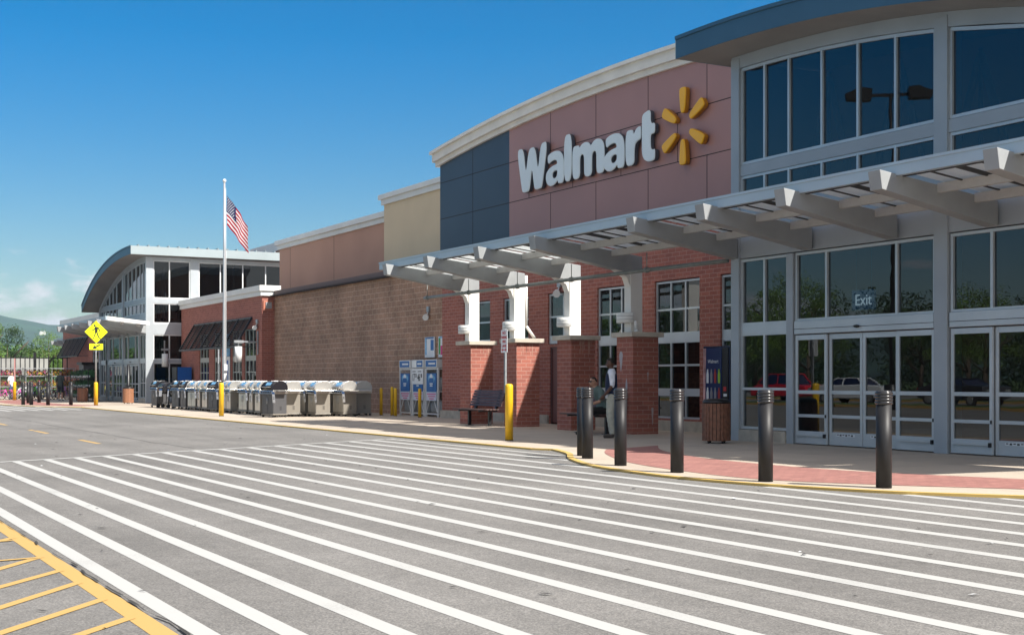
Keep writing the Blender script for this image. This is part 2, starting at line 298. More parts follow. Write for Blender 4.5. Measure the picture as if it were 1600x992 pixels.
def thing(name, label, cat, loc=(0,0,0), rz=0, group=None):
    o = bpy.data.objects.new(name, None); COL.objects.link(o); o.location = loc; o.rotation_euler = (0, 0, rz)
    o.empty_display_size = .2; o['label'] = label; o['category'] = cat
    if group: o['group'] = group
    return o
def tag(o, label, cat, group=None):
    o['label'] = label; o['category'] = cat
    if group: o['group'] = group
    return o
def struct(o): o['kind'] = 'structure'; return o
def dup(r, loc=None, rz=None, label=None, par=None):
    c = r.copy(); COL.objects.link(c); c.parent = par
    if loc is not None: c.location = loc
    if rz is not None: c.rotation_euler = (0, 0, rz)
    if label: c['label'] = label
    for ch in r.children: dup(ch, par=c)
    return c
def textmesh(body, size, mats, name, parent, M4, extrude=.004, offset=0, bevel=0, align='CENTER', sx=1, res=4, spacing=1):
    cu = bpy.data.curves.new('t', 'FONT'); cu.body = body; cu.size = size; cu.extrude = extrude; cu.offset = offset; cu.bevel_depth = bevel; cu.bevel_resolution = 2
    cu.align_x = align; cu.resolution_u = res; cu.space_character = spacing
    o = bpy.data.objects.new('t', cu); COL.objects.link(o); dg = bpy.context.evaluated_depsgraph_get(); dg.update()
    me = bpy.data.meshes.new_from_object(o.evaluated_get(dg)); bpy.data.objects.remove(o)
    for v in me.vertices: v.co.x *= sx
    me.transform(M4)
    me.materials.clear()
    for m in (mats if isinstance(mats, (list, tuple)) else [mats]): me.materials.append(m)
    ob = bpy.data.objects.new(name, me); COL.objects.link(ob); ob.parent = parent
    return ob
FACE_MX = lambda x, y, z: Matrix.Translation((x, y, z)) @ Matrix.Rotation(R(-90), 4, 'Z') @ Matrix.Rotation(R(90), 4, 'X')   # reads from -X side
FACE_MY = lambda x, y, z: Matrix.Translation((x, y, z)) @ Matrix.Rotation(R(90), 4, 'X')                                        # reads from -Y side

# ------------------------------------------------------------------ ground
def sheet(name, pts, z, m):
    me = bpy.data.meshes.new(name); me.from_pydata([(x, y, z) for x, y in pts], [], [list(range(len(pts)))]); me.materials.append(m); me.update()
    if me.polygons[0].normal.z < 0: me.flip_normals()
    o = bpy.data.objects.new(name, me); COL.objects.link(o); return o
struct(sheet('ground', [(-4500,-2500),(4500,-2500),(4500,6500),(-4500,6500)], -.05, m_grass))
RZ = .035; RK = (1.34-RZ)/1.34
struct(sheet('parking_lot', [(-75,-60),(13,-60),(13,132),(-75,132)], RZ, m_asphalt))
def mark(name, pts, z, m): return struct(sheet(name, [(x*RK, y*RK) for x, y in pts], RZ+z, m))

def arc_pts(P, n=8):       # Catmull-Rom through points
    out = []
    for i in range(len(P)-1):
        p0 = P[max(i-1,0)]; p1 = P[i]; p2 = P[i+1]; p3 = P[min(i+2,len(P)-1)]
        for k in range(n):
            t = k/n
            out.append(tuple(.5*((2*b)+(-a+c)*t+(2*a-5*b+4*c-d)*t*t+(-a+3*b-3*c+d)*t**3) for a,b,c,d in zip(p0,p1,p2,p3)))
    return out+[P[-1]]
near = arc_pts([(12.42,20.6),(11.95,19.35),(11.21,18.05),(10.58,16.4),(10.34,14.8),(10.32,13.6),(10.55,12.3),(11.13,10.86),(11.93,9.76),(12.42,9.0)])
far = arc_pts([(12.42,88),(11.9,86.5),(11.0,84.5),(10.4,82),(10.05,78),(9.95,74),(10.0,71),(10.3,68),(10.9,65.6),(11.9,63.8),(12.42,63.2)])
edge = [(12.2,132),(12.2,88.5)]+far+[(12.2,62.5),(12.2,21.0)]+near+[(12.2,8.3),(12.2,-30)]
sw = sheet('sidewalk', edge+[(21,-30),(21,132)], .06, m_conc); struct(sw)
cb = MB()
for a, b in zip(edge, edge[1:]):
    A = Vector((*a, 0)); B = Vector((*b, 0)); d = (B-A)
    if d.length < 1e-4: continue
    n = Vector((-d.y, d.x, 0)).normalized()
    if n.x < 0: n = -n
    # inward direction: towards larger x for the straights, towards the store for the bulges
    n = Vector((-d.y, d.x, 0)).normalized()
    cb.add([A-n*.012, B-n*.012, B+n*.09, A+n*.09, A-n*.012+Vector((0,0,.066)), B-n*.012+Vector((0,0,.066)), B+n*.09+Vector((0,0,.066)), A+n*.09+Vector((0,0,.066))],
           [(0,1,5,4),(4,5,6,7)])
struct(cb.build('curb', m_curb))
inner = arc_pts([(14.7,8.6),(14.0,11.2),(13.15,13.5),(13.0,15.3),(13.2,17.2),(13.9,19.2),(14.9,20.75)])
outer = arc_pts([(13.2,20.0),(12.43,18.84),(11.5,16.85),(11.05,14.9),(11.0,13.0),(11.8,11.5),(12.7,10.3),(13.5,8.6)])
struct(sheet('paving_band', inner+outer, .0645, m_paver))
struct(sheet('paving_band', arc_pts([(14.5,88),(13.6,84),(13.0,79),(12.9,75),(13.1,70.5),(14.0,66)])+arc_pts([(12.6,65.3),(11.4,67.5),(10.75,71),(10.65,76),(11.2,82),(12.5,87)]), .0645, m_paver))
# asphalt carries on under the kerb; crosswalk stripes run along the lane
XS = [1.96,2.36,2.86,3.385,3.915,4.45,4.985,5.565,6.17,6.81,7.42,8.09,8.77,9.42,10.09,10.77,11.45,12.02]
def endY(x): return 22.62 + (x-3.25)*.503
def stripe(name, x, y0, y1, wd, z=.002, m=None, slant=.0):
    mark(name, [(x-wd/2,y0),(x+wd/2,y0),(x+wd/2,y1+slant*wd/2),(x-wd/2,y1-slant*wd/2)], z, m or m_white)
def bulge_y(x):
    best = None
    for (a, b) in near:
        if a < x*.974+.05 and (best is None or b > best): best = b
    return best
for i, x in enumerate(XS):
    wd = .125+.0025*i
    if i == 17: wd = .12
    ym = bulge_y(x) if x*.974 > 10.25 else None
    y1 = endY(x)
    if ym is None: stripe('crosswalk_stripe', x, -6, y1, wd, slant=.5)
    else:
        stripe('crosswalk_stripe', x, ym/.974+.12, y1, wd, slant=.5)
        lo = [b for a, b in near if a < x*.974+.05]
        stripe('crosswalk_stripe', x, -6, min(lo)/.974-.12, wd)
d = Vector((1, .503, 0)).normalized(); n = Vector((-d.y, d.x, 0))*.07
A = Vector((1.89, endY(1.89), 0)); B = Vector((12.15, endY(12.15), 0))
mark('crosswalk_end_line', [tuple((A-n)[:2]), tuple((B-n)[:2]), tuple((B+n)[:2]), tuple((A+n)[:2])], .0045, m_white)
mark('yellow_edge_line', [(1.70,-6),(1.83,-6),(1.83,21),(1.70,21)], .002, m_yellow)
def line(a, b, wd, m, z=.0045, name='hatch_line'):
    a = Vector((*a,0)); b = Vector((*b,0)); d = (b-a).normalized(); n = Vector((-d.y,d.x,0))*wd/2
    mark(name, [tuple((a-n)[:2]), tuple((b-n)[:2]), tuple((b+n)[:2]), tuple((a+n)[:2])], z, m)
for a, b in [((1.72,10.34),(.55,8.68)),((1.72,9.54),(.55,8.13)),((1.72,8.91),(.3,7.09)),((1.72,8.16),(.3,6.49)),((1.72,7.45),(.3,5.95)),((1.72,6.75),(.3,5.3)),((1.72,11.7),(.7,10.3))]:
    line(a, b, .075, m_yellow)
line((1.69,10.29),(.9,10.2), .06, m_yellow, .007); line((1.69,11.5),(.9,11.35), .06, m_yellow, .007)
for y0, y1 in [(28.06,30.06),(34.06,35.9),(36.2,36.74),(40.87,43.2),(47.5,49.8),(54,56.3)]:
    stripe('lane_dash', 5.84, y0, y1, .11, m=m_yellow)
for x in [4.2+.62*i for i in range(13)]:
    y0 = 57.2+(x-4.2)*.33
    ys = [b for a, b in far if a < x*.974+.05]
    stripe('crosswalk_stripe', x, y0, min(ys)/.974-.15 if ys else 92, .2)
line((4.1,57.1),(11.9,59.75), .15, m_white)
# pavement crack seam along the lane
cr_ = MB(); p = Vector((6.9, 24.6, .0375)); random.seed(3)
for i in range(60):
    q = p+Vector((random.uniform(-.05,.05)-.012, .55, 0)); n = Vector((.006+random.random()*.008,0,0))
    cr_.add([p-n, p+n, q+n, q-n], [(0,1,2,3)]); p = q
p = Vector((1.80, -2, .0475))
for i in range(120):
    q = p+Vector(((1.785-p.x)*.3+random.uniform(-.014,.02), .2, 0)); n = Vector((random.random()**2*.011+.001,0,0))
    cr_.add([p-n, p+n, q+n, q-n], [(0,1,2,3)]); p = q
struct(cr_.build('pavement_crack', M('crack_tar', (.035,.033,.03), .9)))
# scraps and stains lying on the road
random.seed(11)
deb = MB()
for i in range(170):
    x = random.uniform(.3, 12); y = random.uniform(5, 38); a = random.uniform(0, 3.1); L = random.uniform(.01,.055); W = L*random.uniform(.15,.5); deb.mi = 0 if random.random() < .85 else 1
    c, s_ = math.cos(a), math.sin(a); z = .045
    deb.add([(x+c*L,y+s_*L,z),(x-s_*W,y+c*W,z+.006),(x-c*L,y-s_*L,z),(x+s_*W,y-c*W,z+.002)], [(0,1,2,3)])
o = deb.build('road_litter', [M('dark_scrap',(.05,.05,.05),.9), m_tag]); o['kind'] = 'stuff'

# ------------------------------------------------------------------ store building
B = 19.5; W = 17.6
def wall_x(mb, x, th, y0, y1, z0, z1, holes):     # wall facing -X with openings (ya,yb,za,zb)
    ys = sorted({y0, y1, *[h for q in holes for h in q[:2]]}); zs = sorted({z0, z1, *[h for q in holes for h in q[2:]]})
    def hole(a, b, c, d): return any(q[0] <= a+1e-6 and q[1] >= b-1e-6 and q[2] <= c+1e-6 and q[3] >= d-1e-6 for q in holes)
    for i in range(len(ys)-1):
        for j in range(len(zs)-1):
            a, b, c, d_ = ys[i], ys[i+1], zs[j], zs[j+1]
            if not hole(a, b, c, d_): mb.add([(x,a,c),(x,b,c),(x,b,d_),(x,a,d_)], [(0,3,2,1)])
    for a, b, c, d_ in holes:
        mb.add([(x,a,c),(x,b,c),(x,b,d_),(x,a,d_),(x+th,a,c),(x+th,b,c),(x+th,b,d_),(x+th,a,d_)], [(0,1,5,4),(1,2,6,5),(2,3,7,6),(3,0,4,7)])
    mb.add([(x,y0,z0),(x+th,y0,z0),(x+th,y0,z1),(x,y0,z1)], [(0,1,2,3)]); mb.add([(x,y1,z0),(x+th,y1,z0),(x+th,y1,z1),(x,y1,z1)], [(0,3,2,1)])
    mb.add([(x,y0,z1),(x+th,y0,z1),(x+th,y1,z1),(x,y1,z1)], [(0,1,2,3)])
def window_x(parent, x, ys, zs, wide=None, fw=.05, name='window', gm=None, fm=None):   # ys, zs: bar positions; wide: z-bands that are opaque panels
    f = MB(); d0, d1 = x+.05, x+.12
    for y in ys: f.box(d0, d1, y-fw/2, y+fw/2, zs[0]-fw/2, zs[-1]+fw/2)
    for z in zs: f.box(d0+.003, d1-.003, ys[0]-fw/2+.002, ys[-1]+fw/2-.002, z-fw/2, z+fw/2)
    for a, b in (wide or []): f.box(d0-.004, d1, ys[0]-fw/2-.001, ys[-1]+fw/2+.001, a, b)
    fo = f.build(name, fm or m_alu, parent)
    g = MB(); xx = x+.085
    for a, b in zip(ys, ys[1:]):
        for c, d_ in zip(zs, zs[1:]):
            if any(q[0] <= c+.01 and q[1] >= d_-.01 for q in (wide or [])): continue
            t = random.uniform(-.0012,.0012)
            g.add([(xx+t,a,c),(xx-t,b,c),(xx-t,b,d_),(xx+t,a,d_)], [(0,3,2,1)])
    g.build('pane', gm or m_glass, fo)
    return fo
store = thing('store_building', 'long big-box store front with brown block walls, red brick wings and mauve sign panel', 'store', (20, 45, 0))
ST = bpy.data.objects.new('x', None)
def sp(mb, name, m, bevel=0):
    o = mb.build(name, m, store, bevel); o.location = (-20, -45, 0); return o
def shift(o): o.location = (-20, -45, 0); return o
# near brick wing
wins = [(36.18,37.94),(33.77,35.27),(31.07,32.58),(28.33,29.96),(25.46,27.27),(22.2,24.6)]
holes = []
for i, (a, b) in enumerate(wins):
    holes.append((a-.03, b+.03, .36 if i > 2 else 2.36, 3.84))
dY0, dY1 = 31.25, 32.5
holes2 = holes+[(dY0, dY1, .06, 2.28)]
mb = MB(); wall_x(mb, B, .35, 21.9, 39.55, .06, 5.45, holes2); sp(mb, 'brick_wall', m_brick)
cuts = [21.9, dY0-.06, dY1+.06, 39.6]
for a, b in ((cuts[0],cuts[1]),(cuts[2],cuts[3])): mb = MB(); mb.box(B-.06, B+.01, a, b, .05, .31); sp(mb, 'plinth', m_conc2, .01)
for i, (a, b) in enumerate(wins):
    k = 3 if i >= 3 else 2
    ys = [a+(b-a)*j/k for j in range(k+1)]
    if i > 2: shift(window_x(store, B, ys, [.39,1.0,1.7,2.28,2.5,3.1,3.79], [(2.27,2.52),(.93,1.12)]))
    else: shift(window_x(store, B, ys, [2.4,2.58,3.15,3.79], [(2.38,2.6)]))
mb = MB(); mb.box(B+.06, B+.11, dY0+.03, dY1-.03, .1, 2.25); dr = shift(mb.build('service_door', M('door_maroon',(.15,.055,.05),.5), store))
mb = MB(); mb.box(B+.03, B+.1, dY0, dY0+.05, .06, 2.28); mb.box(B+.03, B+.1, dY1-.05, dY1, .06, 2.28); mb.box(B+.03, B+.1, dY0, dY1, 2.23, 2.3); mb.build('frame', M('door_frame',(.12,.06,.06),.5), dr)
mb = MB(); mb.box(B+.02, B+.06, dY0+.12, dY0+.16, 1.0, 1.12); mb.build('handle', m_gal, dr)
# sign panel wall with a curved head
S0 = 21.8
def sz(y): return 10.08-(y-32.45)**2*.00466
y0, y1 = 22.0, 44.35; mid = 38.99
def arcwall(ya, yb, zlo, dx, th, n=16):
    a = [(ya+(yb-ya)*i/n) for i in range(n+1)]; pts = [(y, sz(y)) for y in a]
    m_ = MB(); m_.prism([(ya, zlo)]+pts+[(yb, zlo)], 'x', S0+dx, S0+dx+th); return m_
sp(arcwall(y0, mid, 5.45, -.02, .4), 'sign_panel', m_purple); sp(arcwall(mid, y1, 5.45, -.02, .4), 'navy_panel', m_navy)
mb = MB(); sx = S0-.0235
for y in [41.69, 36.25, 33.56, 30.81, 28.08, 25.35]:
    mb.box(sx, sx+.02, y-.012, y+.012, 5.45, 7.37); mb.box(sx, sx+.02, y-.012, y+.012, 8.75 if y < 39 else 7.39, sz(y)-.01)
for y in [37.65, 34.9, 32.2, 29.4, 26.7]: mb.box(sx, sx+.02, y-.012, y+.012, 7.39, 8.73)
for z in (7.38, 8.74): mb.box(sx, sx+.02, y0, y1-.01, z-.012, z+.012)
sp(mb, 'panel_seam', m_seam)
mb = MB(); n = 24; ys = [y0-.5+(y1+.22-y0+.5)*i/n for i in range(n+1)]
for (o0, o1, t0, t1) in [(-.12,.5,-.02,.14),(-.26,.5,.14,.42),(-.38,.5,.42,.53)]:
    for a, b in zip(ys, ys[1:]):
        mb.add([(S0+o0,a,sz(a)+t0),(S0+o0,b,sz(b)+t0),(S0+o0,b,sz(b)+t1),(S0+o0,a,sz(a)+t1),(S0+o1,a,sz(a)+t0),(S0+o1,b,sz(b)+t0),(S0+o1,b,sz(b)+t1),(S0+o1,a,sz(a)+t1)],
               [(0,3,2,1),(3,7,6,2),(0,1,5,4)])
    e = ys[-1]; mb.add([(S0+o0,e,sz(e)+t0),(S0+o1,e,sz(e)+t0),(S0+o1,e,sz(e)+t1),(S0+o0,e,sz(e)+t1)], [(0,1,2,3)])
sp(mb, 'cornice', m_trim)
# beige block, terracotta upper wall, brown block wall
mb = MB(); mb.box(22.0, 26, 44.3, 50.1, 5.0, 8.6); sp(mb, 'beige_wall', m_beige)
mb = MB(); mb.box(21.9, 26.1, 44.36, 50.2, 8.6, 8.82); mb.box(21.8, 26.2, 44.36, 50.3, 8.82, 9.02); sp(mb, 'coping', m_trim2, .01)
mb = MB(); mb.box(22.3, 26, 50.1, 64.0, 5.2, 7.96); sp(mb, 'upper_wall', m_pink)
mb = MB()
for y in (56.5, 62.4): mb.box(22.296, 22.31, y-.012, y+.012, 5.4, 7.95)
sp(mb, 'wall_joint', m_seam)
mb = MB(); mb.box(22.2, 26.1, 50.1, 64.1, 7.96, 8.17); mb.box(22.08, 26.2, 50.1, 64.2, 8.17, 8.40); sp(mb, 'coping', m_trim2, .01)
mb = MB(); mb.box(28.0, 30, 72, 86.4, 9.65, 10.2); sp(mb, 'coping', m_trim2, .01)
mb = MB(); mb.box(28.1, 30, 72, 86.3, 5, 9.65); sp(mb, 'upper_wall', m_pink)
mb = MB(); mb.box(19.86, 26, 21.9, 75, 5.19, 5.24); sp(mb, 'roof_light_block', m_seam)  # unseen roof plane over the setback, added to block light
mb = MB(); wall_x(mb, 20.1, .5, 39.4, 59, .0, 5.27, []); sp(mb, 'block_wall', m_block)
mb = MB(); mb.box(20.04, 20.7, 39.4, 58.6, 5.27, 5.46); sp(mb, 'wall_cap', M('brown_cap',(.16,.11,.10),.7), .01)
# far brick wing
FY0, FY1 = 58.4, 72.3
fw = [(66.33,68.92),(64.0,65.09),(61.41,62.22),(58.9+.85,61.2-.0)]
fwins = [(67.0,68.7),(64.9,66.0),(61.45,63.0),(59.3,61.0)]
holes = [(a-.03,b+.03,.4,3.75) for a,b in fwins]
mb = MB(); wall_x(mb, B, .4, FY0, FY1, .0, 5.22, holes); mb.box(B+.4, 24, FY0, FY1, 0, 5.2); sp(mb, 'brick_wall', m_brick)
mb = MB(); mb.box(B-.1, 20.33, FY0-.1, FY1, 5.22, 5.44); mb.box(B-.17, 20.36, FY0-.17, FY1, 5.44, 5.7); sp(mb, 'coping', m_trim2, .01)
for a, b in fwins:
    shift(window_x(store, B, [a+(b-a)*j/3 for j in range(4)], [.43,1.0,1.7,2.26,2.46,3.1,3.71], [(2.26,2.46)], fm=M('win_cream',(.42,.44,.40),.5)))
# beyond the far vestibule
mb = MB(); wall_x(mb, B, .4, 84.7, 107, .0, 5.3, [(86,88,.4,3.4),(90,92,.4,3.4),(94,96,.4,3.4)]); mb.box(B+.4, 26, 84.7, 107, 0, 5.3); sp(mb, 'brick_wall', m_brick)
mb = MB(); mb.box(B-.12, 26, 84.5, 107.2, 5.3, 5.62); mb.box(B-.2, 26, 84.5, 107.3, 5.62, 5.98); sp(mb, 'coping', m_trim2, .01)
mb = MB(); mb.box(21.5, 26, 84.8, 94, 5.98, 7.2); sp(mb, 'roof_screen', m_brick)
for a, b in ((86,88),(90,92),(94,96)): shift(window_x(store, B, [a+.03,(a+b)/2,b-.03], [.43,1.1,2.2,2.4,3.37], [(2.2,2.4)], fm=m_alu))
# body of the store behind everything, and dim interior behind the glass
mb = MB(); mb.box(28.2, 70, -30, 110, 0, 7.0); mb.box(26.1, 28.2, -30, 64, 0, 7.0); sp(mb, 'store_body', m_pink)
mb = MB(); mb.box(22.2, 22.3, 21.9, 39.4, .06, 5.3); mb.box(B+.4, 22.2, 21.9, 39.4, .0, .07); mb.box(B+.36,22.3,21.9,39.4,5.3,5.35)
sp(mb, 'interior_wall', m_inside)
mb = MB(); random.seed(5)
for i in range(9):
    y = 22.6+i*1.9; h = random.uniform(.8,1.5); mb.box(21.2, 21.7, y, y+.9, .07, .07+h)
sp(mb, 'interior_shelf', M('shelf_goods',(.3,.16,.08),.7,vary=.5,scale=9))
mb = MB(); mb.box(20.1, 23, -30, 21.9, 0, 8.6); sp(mb, 'rear_wall', m_pink)

# ------------------------------------------------------------------ vestibules
def drop(a): return .0121*a*a+2.7e-5*a**4
LEN = 12.2
def vestibule(Y0, s, label, side):
    v = thing('entrance_vestibule', label, 'store entrance', (W, Y0, 0), 0, 'glass store entrances')
    X = lambda x: x-W
    Y = lambda a: s*a
    def bx(mb, x0, x1, a0, a1, z0, z1): mb.box(X(x0), X(x1), Y(a0), Y(a1), z0, z1)
    # structure: corner columns, mid columns, spandrels
    mb = MB()
    for a0, a1, lo in [(-.0,.26,.06),(5.57,5.87,.06),(LEN-.26,LEN,.06)]: bx(mb, W-.02, W+.35, a0, a1, lo, 8.13-drop(max(a1,0))-.05)
    for a0, a1 in [(1.73,1.92),(9.54,9.73)]: bx(mb, W-.01, W+.3, a0, a1, .06, 3.86)
    bx(mb, W+.02, W+.3, .26, LEN-.26, 3.88, 5.0)
    bx(mb, W+.02, W+.3, .26, LEN-.26, 5.6, 5.83)
    mb.build('steel_frame', m_col, v, .006)
    # head band under the curved soffit
    mb = MB(); n = 24
    for i in range(n):
        a, b = LEN*i/n, LEN*(i+1)/n; za, zb = 8.14-drop(a), 8.14-drop(b)
        mb.loft([(X(W), Y(a), za-.26), (X(W+.3), Y(a), za-.26), (X(W+.3), Y(a), za), (X(W), Y(a), za)], [(X(W), Y(b), zb-.26), (X(W+.3), Y(b), zb-.26), (X(W+.3), Y(b), zb), (X(W), Y(b), zb)])
    mb.build('head_band', m_col, v)
    # plinth under side lights
    for pa, pb in ((.27,1.72),(9.75,LEN-.27)): mb = MB(); bx(mb, W-.04, W+.3, pa, pb, .05, .3); mb.build('plinth', m_conc2, v, .01)
    # glazing
    def arcwin(avals, zb, off=.27):
        f = MB(); g = MB(); fwid = .055
        top = lambda a: 8.13-drop(a)-off
        for a in avals: f.box(X(W+.04), X(W+.13), Y(a-fwid/2), Y(a+fwid/2), zb, top(a))
        f.box(X(W+.043), X(W+.127), Y(avals[0]-fwid/2), Y(avals[-1]+fwid/2), zb-.02, zb+.035)
        for a, b in zip(avals, avals[1:]):
            f.loft([(X(W+.043),Y(a),top(a)-.05),(X(W+.127),Y(a),top(a)-.05),(X(W+.127),Y(a),top(a)+.012),(X(W+.043),Y(a),top(a)+.012)],
                   [(X(W+.043),Y(b),top(b)-.05),(X(W+.127),Y(b),top(b)-.05),(X(W+.127),Y(b),top(b)+.012),(X(W+.043),Y(b),top(b)+.012)])
            t = random.uniform(-.002,.002)
            g.add([(X(W+.085+t),Y(a),zb),(X(W+.085-t),Y(b),zb),(X(W+.085-t),Y(b),top(b)),(X(W+.085+t),Y(a),top(a))], [(0,1,2,3)])
        fo = f.build('window', m_alu, v); g.build('pane', m_glass, fo)
    def rect(avals, zs, wide=None, name='window'):
        f = MB(); g = MB(); w_ = .055
        for a in avals: f.box(X(W+.04), X(W+.13), Y(a-w_/2), Y(a+w_/2), zs[0]-.025, zs[-1]+.025)
        for z in zs: f.box(X(W+.043), X(W+.127), Y(avals[0]-w_/2+.002), Y(avals[-1]+w_/2-.002), z-.027, z+.027)
        for c, d in (wide or []): f.box(X(W+.036), X(W+.127), Y(avals[0]-w_/2), Y(avals[-1]+w_/2), c, d)
        fo = f.build(name, m_alu, v)
        for a, b in zip(avals, avals[1:]):
            for c, d in zip(zs, zs[1:]):
                if any(q[0] <= c+.01 and q[1] >= d-.01 for q in (wide or [])): continue
                t = random.uniform(-.0015,.0015); g.add([(X(W+.085+t),Y(a),c),(X(W+.085-t),Y(b),c),(X(W+.085-t),Y(b),d),(X(W+.085+t),Y(a),d)], [(0,1,2,3)])
        g.build('pane', m_glass, fo); return fo
    G1 = [.29,1.0,1.74,2.69,3.66,4.61,5.54]; G2 = [LEN-a for a in G1][::-1]; G2[0] = 5.9
    for G in (G1, G2): arcwin(G, 5.86); rect(G, [5.02, 5.57])
    SP = [.29,1.0,1.70]
    for G in (SP, [LEN-a for a in SP][::-1]): rect(G, [.34,1.15,2.28,2.5,3.83], [(2.29,2.49)])
    for d0 in (1.95, 5.9):
        d1 = d0+3.6 if d0 < 5 else 9.51
        cs = [d0+.02, d0+.87, d0+2.69, d1-.02]
        hd = rect(cs, [2.52, 3.83])
        m2 = MB(); m2.box(X(W+.0), X(W+.16), Y(d0), Y(d1), 2.24, 2.5); m2.build('door_header', m_alu, v, .008)
        m2 = MB(); m2.box(X(W+.012), X(W-.004), Y(d0), Y(d1), 2.335, 2.345); m2.build('header_seam', m_seam, v)
        m2 = MB(); m2.rev([(.0,-.03),(.05,-.02),(.07,0),(.05,.02),(.0,.03)], (X(W-.02), Y((d0+d1)/2-.05), 2.34), 12); m2.build('door_sensor', m_black, v)
        k = 4; wd = (d1-d0)/k
        for j in range(k):
            a0, a1 = d0+wd*j+.006, d0+wd*(j+1)-.006; xo = W+.03 if j in (0, 3) else W+.085
            f = MB()
            def fb(p0, p1, q0, q1, dx=0): f.box(X(xo-dx), X(xo+.05), Y(p0), Y(p1), q0, q1)
            fb(a0, a0+.065, .08, 2.22); fb(a1-.065, a1, .08, 2.22); fb(a0+.065, a1-.065, 2.12, 2.219); fb(a0+.065, a1-.065, .081, .33)
            fb(a0+.065, a1-.065, 1.06, 1.13); fb(a0+.065, a1-.065, .60, .66)
            do = f.build('door_leaf', m_alu, v, .004)
            g = MB(); g.add([(X(xo+.025),Y(a0+.05),.3),(X(xo+.025),Y(a1-.05),.3),(X(xo+.025),Y(a1-.05),2.13),(X(xo+.025),Y(a0+.05),2.13)], [(0,1,2,3)]); g.build('pane', m_glass, do)
            if j in (0, 3):
                f = MB(); f.box(X(xo-.045), X(xo-.002), Y(a0+.05), Y(a1-.05), .235, .28); f.mi = 1; f.box(X(xo-.055), X(xo-.001), Y(a0+.02 if s > 0 else a1-.05), Y(a0+.05 if s > 0 else a1-.02), .21, .285)
                f.box(X(xo-.02), X(xo-.001), Y(a0+.01 if s > 0 else a1-.035), Y(a0+.035 if s > 0 else a1-.01), .6, .66)
                f.build('guide_bar', [m_alu, m_black], do)
            else:
                f = MB(); f.box(X(xo-.004), X(xo-.001), Y(a0+.2), Y(a1-.2), .255, .3); lab = f.build('warning_label', m_tag, do)
                f = MB()
                for q in range(6): f.box(X(xo-.006), X(xo-.0045), Y(a0+.22+q*.075), Y(a0+.27+q*.075), .262 if q % 2 else .275, .292)
                f.build('label_print', m_signb, do)
    # curved roof with deep fascia
    XR, XB = 16.6, 31.0
    a0, a1 = -.62, LEN+.35; n = 30; r = MB(); so_ = MB(); cp = MB()
    av = [a0+(a1-a0)*i/n for i in range(n+1)]
    zf = lambda a: 8.14-drop(max(a,0)) + (0 if a > 0 else 0)
    for a, b in zip(av, av[1:]):
        za, zb = zf(a), zf(b)
        r.add([(X(XR),Y(a),za),(X(XR),Y(b),zb),(X(XR),Y(b),zb+.46),(X(XR),Y(a),za+.46)], [(0,1,2,3)])
        cp.loft([(X(XR-.03),Y(a),za+.40),(X(XR+.1),Y(a),za+.40),(X(XR+.1),Y(a),za+.475),(X(XR-.03),Y(a),za+.475)],[(X(XR-.03),Y(b),zb+.40),(X(XR+.1),Y(b),zb+.40),(X(XR+.1),Y(b),zb+.475),(X(XR-.03),Y(b),zb+.475)])
        r.add([(X(XR),Y(a),za+.46),(X(XR),Y(b),zb+.46),(X(XB),Y(b),zb+.46),(X(XB),Y(a),za+.46)], [(0,1,2,3)])
        so_.add([(X(XR+.02),Y(a),za+.004),(X(XR+.02),Y(b),zb+.004),(X(XB),Y(b),zb+.004),(X(XB),Y(a),za+.004)], [(0,1,2,3)])
    r.build('roof', m_roof, v); so_.build('soffit', m_soffit, v); cp.build('roof_edge', m_roof, v)
    e = MB(); z0 = zf(a0)
    e.box(X(XR+.0), X(XB), Y(a0-.02), Y(a0), z0, z0+.46); e.build('side_fascia', m_roofl, v); e = MB(); e.box(X(XR+.0), X(XB), Y(a1), Y(a1+.02), zf(a1), zf(a1)+.46); e.build('side_fascia', m_roofl, v)
    e = MB()
    for i in range(22): x = XR+.4+i*.55; e.box(X(x), X(x+.05), Y(a0-.03), Y(a0+.4), z0+.46, z0+.54)
    e.build('roof_rib', m_roofl, v)
    # interior
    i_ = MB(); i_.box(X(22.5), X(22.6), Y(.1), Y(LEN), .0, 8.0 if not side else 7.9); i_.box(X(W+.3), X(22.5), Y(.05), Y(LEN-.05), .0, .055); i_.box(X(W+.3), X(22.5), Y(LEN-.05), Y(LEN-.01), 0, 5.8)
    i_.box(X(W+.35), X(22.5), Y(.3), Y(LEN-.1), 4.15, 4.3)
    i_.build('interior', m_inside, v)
    b_ = MB(); random.seed(2)
    for k in range(6):
        aa = .6+k*1.95
        b_.cyl((X(W+1.3), Y(aa), 4.4), (X(W+1.3), Y(aa+.95), 7.6-drop(aa+.9)), .07); b_.cyl((X(W+1.3), Y(aa+1.85), 4.4), (X(W+1.3), Y(aa+.95), 7.6-drop(aa+.9)), .07)
        b_.cyl((X(W+1.3), Y(aa+.95), 4.3), (X(W+1.3), Y(aa+.95), 7.7-drop(aa+1)), .04)
    b_.build('interior_brace', m_brace, v)
    d_ = MB(); random.seed(9)
    for k in range(12):
        aa = .5+k*.95; d_.mi = k % 4; h = random.uniform(.5,1.5); d_.box(X(20.6+random.random()), X(21.6+random.random()*.5), Y(aa), Y(aa+random.uniform(.4,.8)), .06, .06+h)
    d_.mi = 1
    for k in range(3):
        for q in range(3): d_.box(X(21.9), X(22), Y(6.1+k*.55), Y(6.6+k*.55), .9+q*.45, 1.3+q*.45)
    d_.build('interior_display', [M('goods_brown',(.25,.12,.06),.6), m_bluel, M('goods_red',(.4,.05,.04),.5), M('goods_yellow',(.5,.35,.06),.5)], v)
